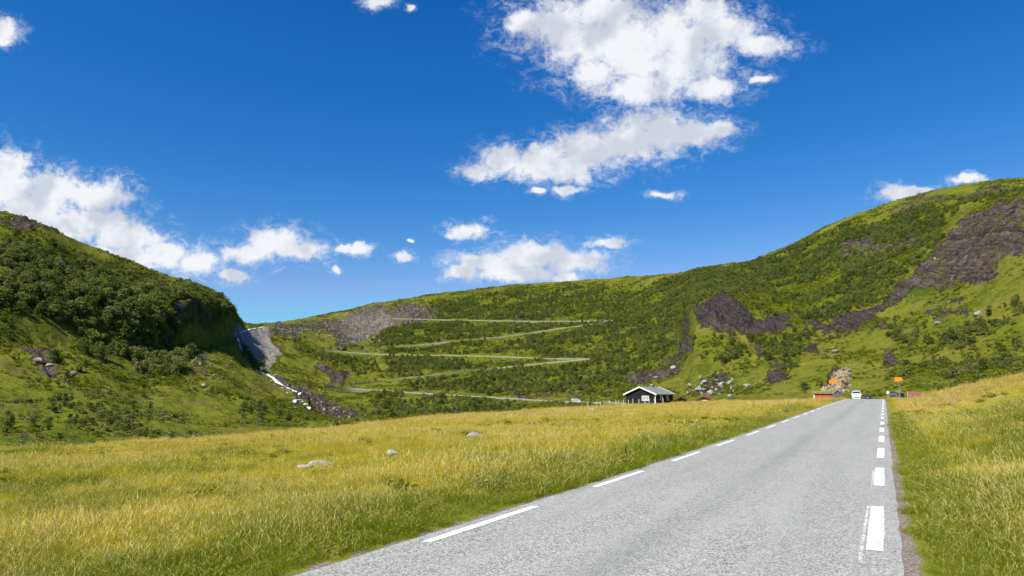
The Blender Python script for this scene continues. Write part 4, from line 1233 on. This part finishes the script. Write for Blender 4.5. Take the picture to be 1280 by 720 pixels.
# ------------------------------------------------------------------ vehicles
def car_paint(name, c, rough=.3):
    m, nt, out = new_mat(name)
    pos = nt.new('ShaderNodeTexCoord').outputs['Object']
    n = nt.noise(pos, 3, 4)
    cc = nt.mix(n, c, tuple(x * .9 for x in c))
    b = nt.new('ShaderNodeBsdfPrincipled', ins={'Base Color': cc, 'Roughness': rough}); b.inputs['Coat Weight'].default_value = .5
    nt.l.new(b.outputs[0], out.inputs['Surface']); return m
M_CW = car_paint('white_car_paint', (.80, .80, .79)); M_CB = car_paint('dark_blue_car_paint', (.02, .03, .07))
M_LAMP = simple('headlamp', (.75, .78, .8), .15, .05); M_TAIL = simple('tail_lamp', (.45, .02, .02), .2, .1); M_PLATE = simple('number_plate', (.8, .8, .8), .5, .02)
def vehicle(name, label, cat, loc, rz, W, L, prof, paint, glassprof, wr, front_glass, rear_glass=None, group=None):
    """front at -y; prof: side outline (y, z); glass quads on sloping ends ((y0,z0),(y1,z1))"""
    e = empty(name, loc, rz)
    o = MB().prism(prof, 'x', -W / 2, W / 2).build('body', paint, e)
    # tumblehome: upper parts narrower
    zmax = max(p[1] for p in prof); zb = zmax * .55
    for v in o.data.vertices:
        if v.co.z > zb: v.co.x *= 1 - .12 * (v.co.z - zb) / (zmax - zb)
    bm = bmesh.new(); bm.from_mesh(o.data); bmesh.ops.bevel(bm, geom=bm.edges[:], offset=.06, segments=2, affect='EDGES'); bm.to_mesh(o.data); bm.free()
    for p_ in o.data.polygons: p_.use_smooth = True
    def sloped(nm, seg, w0, w1, mat, off=.012):
        (y0, z0), (y1, z1) = seg; d = Vector((0, y1 - y0, z1 - z0)).normalized(); nn = Vector((0, -d.z, d.y))
        if nm == 'rear_window': nn = -nn
        vs = []
        for dd in (.0, .03):
            for (y, z, w) in ((y0, z0, w0), (y1, z1, w1)):
                for s_ in (-1, 1): vs.append((s_ * w / 2, y + nn.y * (off - dd), z + nn.z * (off - dd)))
        return mesh_obj(nm, vs, [(0, 1, 3, 2), (4, 6, 7, 5), (0, 2, 6, 4), (1, 5, 7, 3), (0, 4, 5, 1), (2, 3, 7, 6)], mat, e)
    sloped('windscreen', front_glass, W * .88, W * .78, M_GLASS)
    if rear_glass: sloped('rear_window', rear_glass, W * .80, W * .72, M_GLASS)
    for s_ in (-1, 1):
        gp = glassprof; n = len(gp)
        def xs(z): return s_ * (W / 2 * (1 - .12 * max(0, z - zb) / (zmax - zb)) + .008)
        vs = [(xs(z), y, z) for y, z in gp] + [(xs(z) - s_ * .03, y, z) for y, z in gp]
        fs = [tuple(range(n)), tuple(range(2 * n - 1, n - 1, -1))] + [(i, n + i, n + (i + 1) % n, (i + 1) % n) for i in range(n)]
        mesh_obj('side_window', vs, fs, M_GLASS, e)
        MB().box(s_ * W / 2 - .02 if s_ > 0 else -W / 2 - .22, W / 2 + .22 if s_ > 0 else -W / 2 + .02, -L / 2 + L * .19, -L / 2 + L * .22, zb, zb + .2).build('mirror', paint, e, bevel=.02)
        MB().box(s_ * W * .36 - .16, s_ * W * .36 + .16, -L / 2 - .03, -L / 2 + .06, wr * 1.9, wr * 1.9 + .2).build('headlight', M_LAMP, e, bevel=.02)
        MB().box(s_ * W * .42 - .09, s_ * W * .42 + .09, L / 2 - .04, L / 2 + .03, wr * 2.2, wr * 2.2 + .35).build('tail_light', M_TAIL, e, bevel=.02)
        for yy in (-L * .32, L * .29):
            x0, x1 = (W / 2 - .24, W / 2 + .01) if s_ > 0 else (-W / 2 - .01, -W / 2 + .24)
            w_ = MB().tube((x0, yy, wr), (x1, yy, wr), wr, n=20).build('wheel', M_DARK, e)
            xo = x1 if s_ > 0 else x0
            MB().tube((xo - .02, yy, wr), (xo + .02, yy, wr), wr * .6, n=14).build('rim', M_METAL, w_)
    MB().box(-W * .46, W * .46, -L / 2 - .06, -L / 2 + .12, wr * .7, wr * 1.35).build('bumper', paint if paint is not M_CW else M_CW, e, bevel=.03)
    MB().box(-W * .30, W * .30, -L / 2 - .075, -L / 2 - .03, wr * 1.5, wr * 1.85).build('grille', M_DARK, e)
    MB().box(-.26, .26, -L / 2 - .085, -L / 2 - .062, wr * 1.0, wr * 1.0 + .11).build('number_plate', M_PLATE, e)
    return tag(e, label, cat, group)
vanprof = [(-2.5, .35), (-2.52, .95), (-2.38, 1.18), (-2.1, 1.25), (-1.45, 2.1), (-1.2, 2.2), (2.3, 2.2), (2.45, 2.05), (2.5, .4)]
vanglass = [(-1.75, 1.3), (-1.35, 1.95), (2.1, 1.95), (2.15, 1.3)]
X_, Y_ = to_plan(192, -3.5)
van = vehicle('white_van', 'white van with a dark windscreen coming up over the brow of the road', 'van', (X_, Y_, float(road_z(192)) + .02), -AZR - R(1), 2.0, 5.0, vanprof, M_CW, vanglass, .33, ((-2.06, 1.28), (-1.5, 2.02)), ((2.5, 1.3), (2.46, 1.95)))
carprof = [(-2.1, .28), (-2.13, .62), (-1.95, .78), (-1.1, .93), (-.35, 1.42), (.1, 1.5), (1.2, 1.47), (1.95, 1.02), (2.1, .9), (2.12, .3)]
carglass = [(-.95, .95), (-.3, 1.37), (1.15, 1.38), (1.6, 1.0)]
X_, Y_ = to_plan(226, -1.0)
vehicle('dark_blue_car', 'dark blue car half hidden behind the brow in the right lane', 'car', (X_, Y_, float(road_z(226)) + .02), -AZR + math.pi - R(1), 1.8, 4.3, carprof, M_CB, carglass, .31, ((-1.05, .96), (-.42, 1.4)), ((1.92, 1.05), (1.27, 1.43)))
def park(x, y, name, label, heading, prof, glass, W, L, wr, fg, rg, group=None):
    P = min(RP.tolist(), key=lambda q: abs(math.atan2(q[0], q[1]) - float(ray(x, y)[0])) * 1000 + math.hypot(*q) * .01)
    X, Y = P; rr__ = math.hypot(X, Y); X += X / rr__ * 2; Y += Y / rr__ * 2; z = HCAM + float(ray(x, y)[1]) * math.hypot(X, Y)
    vehicle(name, label, 'van', (X, Y, z), heading, W, L, prof, M_CW, glass, wr, fg, rg, group)
park(720.5, 503.6, 'white_van', 'white van on the lowest hairpin road seen from the side', R(80), vanprof, vanglass, 2.0, 5.0, .33, ((-2.06, 1.28), (-1.5, 2.02)), None)
park(764, 505.5, 'white_car', 'small white car on the valley road behind the fence left of the black cabin', R(84), carprof, carglass, 1.8, 4.3, .31, ((-1.05, .96), (-.42, 1.4)), None)

# ------------------------------------------------------------------ signs, posts, fence
M_ORANGE = simple('orange_sign_face', (.90, .22, .01), .5, .04)
def orange_sign(x, r, ytop, ybase, label, wpx, arrow=1, extra=False):
    a_ = float(ray(x, ytop)[0]); X, Y = r * math.sin(a_), r * math.cos(a_); zt = HCAM + float(ray(x, ytop)[1]) * r
    g = float(ground(X, Y)); hgt = zt - g
    e = empty('orange_sign', (X, Y, g), -a_)
    w = wpx / F_PX * r * math.cos(a_) * 1.0; h = .54
    print('SIGN', x, 'ground', round(g, 2), 'height', round(hgt, 2))
    MB().tube((0, 0, -.3), (0, 0, hgt - .05), .038, n=10).build('post', M_METAL, e)
    k_ = w / 2
    MB().prism([(-k_, hgt - h), (k_ * .8, hgt - h), (k_, hgt - h / 2), (k_ * .8, hgt), (-k_, hgt)] if arrow > 0 else [(-k_, hgt - h), (k_, hgt - h), (k_, hgt), (-k_, hgt)], 'y', -.065, -.045).build('panel', M_ORANGE, e)
    if extra: MB().box(-k_ * .1, k_ * .8, -.065, -.045, hgt + .02, hgt + .24).build('small_panel', simple('dull_orange', (.55, .14, .02), .6, .1), e)
    MB().box(-k_ * .6, k_ * .6, -.043, -.02, hgt - h * .75, hgt - h * .7).box(-k_ * .6, k_ * .6, -.043, -.02, hgt - h * .3, hgt - h * .25).build('bracket', M_METAL, e)
    tag(e, label, 'sign', 'orange roadside signs')
orange_sign(1123, 104, 471.6, 496, 'orange sign on a tall grey post on the right verge of the road', 8.3, 1)
orange_sign(1041, 122, 475.2, 496, 'orange sign left of the road above the red house', 8.6, 0, True)
X_, Y_, z_ = at(1110, 112); zt = HCAM + float(ray(1110, 488.8)[1]) * 112
e = empty('marker_post', (X_, Y_, z_), -R(28)); hh = zt - z_
MB().tube((0, 0, -.2), (0, 0, hh - .1), .035).build('post', M_METAL, e)
MB().tube((0, -.05, hh - .2), (0, -.07, hh - .2), .2, n=20).build('yellow_disc', simple('pale_yellow_reflector', (.80, .70, .30), .5, .05), e)
tag(e, 'short post with a pale yellow disc at the right road edge on the brow', 'marker post')

M_PALEW = simple('pale_grey_wood', (.52, .50, .44), .85, .2, 6)
fe = empty('meadow_fence', at(785, 150)); tag(fe, 'wire fence on pale wooden posts along the meadow brow in front of the black cabin', 'fence')
tops = []
for x, yb in [(735, 511), (746, 510.5), (750.6, 510.5), (762.6, 510), (770.4, 509.7), (773.8, 509.6), (779.5, 509.3), (786, 509), (791.3, 508.7), (798.8, 508.3), (806, 508), (811.5, 507.7), (818.5, 507.3), (829, 506.8)]:
    a_ = float(ray(x, yb)[0]); r_ = float(np.interp(a_, AZ, rA)) * .965; X, Y = r_ * math.sin(a_), r_ * math.cos(a_); z = float(ground(X, Y))
    o = MB().tube((0, 0, -.3), (random.uniform(-.06, .06), 0, random.uniform(1.15, 1.35)), .075, .065, 7).build('post', M_PALEW, fe)
    o.location = Vector((X, Y, z)) - fe.location; tops.append(Vector((X, Y, z)) - fe.location)
wi = MB()
for p0, p1 in zip(tops[:-1], tops[1:]):
    for hz in (.35, .65, .92): wi.tube(p0 + Vector((0, 0, hz)), p1 + Vector((0, 0, hz)), .004, n=4)
wi.build('wire', M_METAL, fe)

def stalk(x, yb, yt, label, name='dock_stalk', cat='plant', rad=.008, lean=.05, twigs=8, mat=None):
    X, Y, z, r_ = pick(x, yb, 8); h = (yb - yt) / F_PX * r_ * 1.0
    mb = MB(); p = Vector((0, 0, -.05)); rnd = random.Random(int(x))
    pts = [Vector((lean * h * (i / 5) ** 1.5 * (-1), 0, -.05 + (h + .05) * i / 5)) for i in range(6)]
    for i in range(5): mb.tube(pts[i], pts[i + 1], rad * (1 - .12 * i), rad * (1 - .12 * (i + 1)), 6)
    for k_ in range(twigs):
        q = pts[1].lerp(pts[5], rnd.random()); aa = rnd.random() * 6.28; l_ = h * .09
        mb.tube(q, q + Vector((math.cos(aa) * l_ * .5, math.sin(aa) * l_ * .5, l_)), rad * .8, rad * 1.3, 5)
    o = mb.build(name, mat or simple('dry_brown_stem', (.09, .045, .02), .9, .3, 20)); o.location = (X, Y, z)
    tag(o, label, cat)
stalk(784, 583, 561, 'dark brown dry dock stalk standing in the meadow near the left road edge', twigs=16, rad=.010)
stalk(799, 546, 530, 'thin brown stalk alone in the meadow behind the darker dock stalk', twigs=8, rad=.009)
stalk(1191, 517, 491, 'thin leaning wooden stick in the dry grass right of the road', 'wooden_stick', 'stick', rad=.022, twigs=0, lean=.08, mat=M_WOOD)
stalk(1206, 533, 517, 'pale dry grass stem cluster right of the leaning stick', twigs=5, rad=.006, mat=M_WOOD)

def shrub(x, y, w, h, label, seed, mat=None, n=260):
    X, Y, z, r_ = pick(x, y, 8)
    v, f, tn = leafball('', n, w * .62, h * .5, max(.07, w * .06), seed, None, lobes=9, cz=h * .35)
    for q in v: pass
    e = empty('leafy_shrub', (X, Y, z)); mesh_obj('crown', v, f, mat or M_SHRUB, e, attrs={'tone': tn})
    mb = MB()
    for i in range(5): mb.tube((0, 0, -.05), (math.cos(i * 1.3) * w * .25, math.sin(i * 1.3) * w * .25, h * .6), .012, .005, 5)
    mb.build('stems', M_BARK, e)
    tag(e, label, 'shrub')
shrub(862, 541, 2.4, .75, 'round bright green shrub in the meadow midway between stalk and black cabin', 5)
shrub(590, 551, 1.5, .5, 'low green shrub touching the left side of the grey brown boulder', 6)
shrub(570, 553, 1.4, .25, 'creeping flat green plant left of the shrub by the grey brown boulder', 7)
shrub(678, 532, 1.6, .5, 'small dark shrub in the dry upper meadow left of centre', 8)
shrub(610, 617, .8, .35, 'leafy green tussock in the meadow near the start of the left edge line', 9, n=160)
shrub(640, 607, .7, .3, 'small round green tussock beside the left road edge', 10, n=140)

# ------------------------------------------------------------------ sky with clouds
SUN_AZ, SUN_EL = R(-139), R(48)
w = bpy.data.worlds.new('World'); scene.world = w; w.use_nodes = True
nt = NT(w.node_tree); w.node_tree.nodes.clear()
wo = nt.new('ShaderNodeOutputWorld'); bg = nt.new('ShaderNodeBackground', ins={'Strength': .10}); nt.l.new(bg.outputs[0], wo.inputs[0])
sky = nt.new('ShaderNodeTexSky', sky_type='NISHITA'); sky.sun_disc = False; sky.sun_elevation = SUN_EL; sky.sun_rotation = SUN_AZ
sky.altitude = 600; sky.air_density = 1.0; sky.dust_density = .35; sky.ozone_density = 3.0
gm = nt.new('ShaderNodeHueSaturation', ins={'Color': sky.outputs[0], 'Saturation': 1.22, 'Value': 1.0, 'Hue': .502})
_sc = nt.new('ShaderNodeSeparateColor', ins={0: gm.outputs[0]})
_bb = nt.math('MULTIPLY', nt.math('POWER', _sc.outputs[2], .90), 1.09)
skyc = nt.new('ShaderNodeCombineColor', ins={0: nt.math('SMOOTH_MIN', nt.math('MULTIPLY', nt.math('POWER', _sc.outputs[0], 2.2), .40), nt.math('MULTIPLY', _bb, .28), .25),
                                             1: nt.math('MULTIPLY', nt.math('POWER', _sc.outputs[1], 1.13), .685),
                                             2: nt.math('MULTIPLY', nt.math('POWER', _sc.outputs[2], .835), 1.257)}).outputs[0]
dvec = nt.new('ShaderNodeTexCoord').outputs['Generated']
fw = nt.vmath('DOT_PRODUCT', dvec, (0, CP, SP), out=1)
uu = nt.vmath('DOT_PRODUCT', dvec, (1, 0, 0), out=1); vv_ = nt.vmath('DOT_PRODUCT', dvec, (0, -SP, CP), out=1)
fwc = nt.math('MAXIMUM', fw, .05)
U = nt.math('ADD', nt.math('MULTIPLY', nt.math('DIVIDE', uu, fwc), 8.53), 6.4)
Vv = nt.math('SUBTRACT', 3.6, nt.math('MULTIPLY', nt.math('DIVIDE', vv_, fwc), 8.53))
uv = nt.new('ShaderNodeCombineXYZ', ins={0: U, 1: Vv}).outputs[0]        # tangent plane about one fixed compass direction
wn = nt.noise(uv, 1.6, 5, .62, 0, 'Color')
wn2 = nt.noise(uv, 7.0, 4, .6, 0, 'Color')
warp = nt.vmath('ADD', uv, nt.vmath('MULTIPLY', nt.vmath('SUBTRACT', wn, (.5, .5, .5)), (.34, .26, 0)))
warp = nt.vmath('ADD', warp, nt.vmath('MULTIPLY', nt.vmath('SUBTRACT', wn2, (.5, .5, .5)), (.11, .10, 0)))
#  (x, y, rx, ry, weight)
PUFF_A = [(690, 32, 56, 36), (735, 52, 62, 42), (790, 60, 80, 50), (850, 45, 72, 42), (900, 38, 52, 28), (760, 15, 62, 28), (845, 78, 75, 36), (890, 108, 38, 20),
          (800, 112, 55, 26), (950, 55, 48, 14), (880, 15, 44, 24), (655, 28, 26, 20), (745, 92, 40, 26)]
PUFF_B = [(600, 214, 24, 11), (628, 200, 32, 19), (672, 204, 44, 22), (712, 210, 44, 20), (735, 188, 48, 26), (785, 175, 54, 28), (830, 163, 48, 28), (868, 164, 44, 20), (902, 162, 26, 13),
          (712, 239, 20, 7), (830, 244, 18, 4.5), (672, 240, 12, 4),
          (582, 290, 27, 12), (612, 328, 48, 12), (655, 318, 36, 20), (672, 318, 48, 18), (715, 326, 46, 15), (640, 342, 58, 11), (760, 304, 28, 7), (505, 324, 13, 5.5), (580, 340, 22, 9), (700, 345, 20, 5), (514, 304, 5, 3),
          (12, 206, 26, 18), (8, 232, 44, 28), (60, 236, 50, 24), (118, 248, 46, 22), (40, 268, 64, 38), (105, 282, 66, 24), (160, 298, 50, 16), (200, 318, 52, 17), (245, 328, 36, 16), (150, 322, 70, 14), (-70, 250, 90, 60),
          (345, 304, 42, 20), (312, 316, 40, 14), (370, 314, 42, 14), (293, 345, 20, 9), (440, 312, 24, 6), (8, 38, 18, 16), (0, 50, 20, 6), (472, 3, 18, 8), (517, 9, 6, 4), (420, 337, 8, 4),
          (1128, 243, 36, 11), (1150, 236, 22, 6), (1210, 223, 22, 7), (948, 98, 14, 6)]
def field_of(puffs, src):
    acc = None
    for x, y, rx, ry in puffs:
        q = nt.vmath('MULTIPLY_ADD', src, (100 / rx, 100 / ry, 0), (-x / rx, -y / ry, 0))
        l_ = nt.vmath('LENGTH', q, out=1)
        acc = l_ if acc is None else nt.math('SMOOTH_MIN', acc, l_, .22)
    return nt.math('SUBTRACT', 1.0, acc)
FA = field_of(PUFF_A, warp); FB = field_of(PUFF_B, warp)
na = nt.noise(uv, 3.2, 8, .66, .3); nb = nt.noise(uv, 4.5, 8, .6, .2)
dA = nt.math('ADD', FA, nt.math('MULTIPLY', nt.math('SUBTRACT', na, .50), 1.75))
dB = nt.math('ADD', FB, nt.math('MULTIPLY', nt.math('SUBTRACT', nb, .475), 1.7))
nf = nt.noise(uv, 13.0, 6, .65, .4)
ero = nt.math('MULTIPLY', nt.math('SUBTRACT', nf, .5), .72)
dA = nt.math('ADD', dA, ero); dB = nt.math('ADD', dB, ero)
veil = nt.math('MULTIPLY', nt.ss(nt.noise(nt.vmath('MULTIPLY', uv, (1, 1.6, 1)), 5.0, 7, .72, .8), .42, .70), .42)
mA = nt.math('MAXIMUM', nt.ss(dA, -.22, .62), nt.math('MULTIPLY', nt.ss(dA, -.95, .0), veil))
mB = nt.math('MAXIMUM', nt.ss(dB, -.26, .56), nt.math('MULTIPLY', nt.ss(dB, -.85, .0), veil))
# sun shading painted into the cloud colour: upper left sides brighter
nsh1 = nt.noise(uv, 1.3, 4, .5, .1); nsh2 = nt.noise(nt.vmath('ADD', uv, (-.14, -.22, 0)), 1.3, 4, .5, .1)
rel = nt.math('MULTIPLY', nt.math('SUBTRACT', nsh1, nsh2), 1.0)
thick = nt.math('MAXIMUM', dA, dB)
lit = nt.math('ADD', .79, nt.math('ADD', nt.math('MULTIPLY', rel, 1.9), nt.math('MULTIPLY', nt.ss(thick, .9, -.1), .10)))
cl_c = nt.mix(nt.ss(lit, .55, .95), (4.3, 4.55, 5.1), (6.3, 6.4, 6.6))
front = nt.ss(fw, .08, .3)
mm = nt.math('MULTIPLY', nt.math('MAXIMUM', mA, mB), front)
# clouds elsewhere in the sky, behind the camera
back = nt.math('MULTIPLY', nt.ss(nt.noise(dvec, 3.2, 7, .6, .3), .56, .68), nt.math('SUBTRACT', 1.0, nt.ss(fw, .1, .45)))
mm = nt.math('MAXIMUM', nt.math('MULTIPLY', mm, .97), nt.math('MULTIPLY', back, .8))
nt.l.new(nt.mix(mm, skyc, cl_c), bg.inputs['Color'])

sun = bpy.data.lights.new('sun', 'SUN'); sun.energy = 4.7; sun.angle = R(.53); sun.color = (1.0, .955, .88)
so = bpy.data.objects.new('sun', sun); COL.objects.link(so)
sd = Vector((math.sin(SUN_AZ) * math.cos(SUN_EL), math.cos(SUN_AZ) * math.cos(SUN_EL), math.sin(SUN_EL)))
so.rotation_euler = sd.to_track_quat('Z', 'Y').to_euler(); so.location = (-40, -20, 80)

# ------------------------------------------------------------------ camera and view
cam = bpy.data.cameras.new('camera'); co = bpy.data.objects.new('camera', cam); COL.objects.link(co)
cam.sensor_width = 36; cam.lens = F_PX / 1280 * 36; cam.clip_start = .1; cam.clip_end = 20000
co.location = (0, 0, HCAM); co.rotation_euler = (math.pi / 2 + PHI, 0, 0)
scene.camera = co
scene.view_settings.view_transform = 'Standard'; scene.view_settings.look = 'None'; scene.view_settings.exposure = .55; scene.view_settings.gamma = 1
scene.cycles.max_bounces = 5; scene.cycles.diffuse_bounces = 3; scene.cycles.transparent_max_bounces = 4; scene.cycles.glossy_bounces = 2; scene.cycles.transmission_bounces = 3
scene.cycles.use_adaptive_sampling = True; scene.cycles.adaptive_threshold = .02
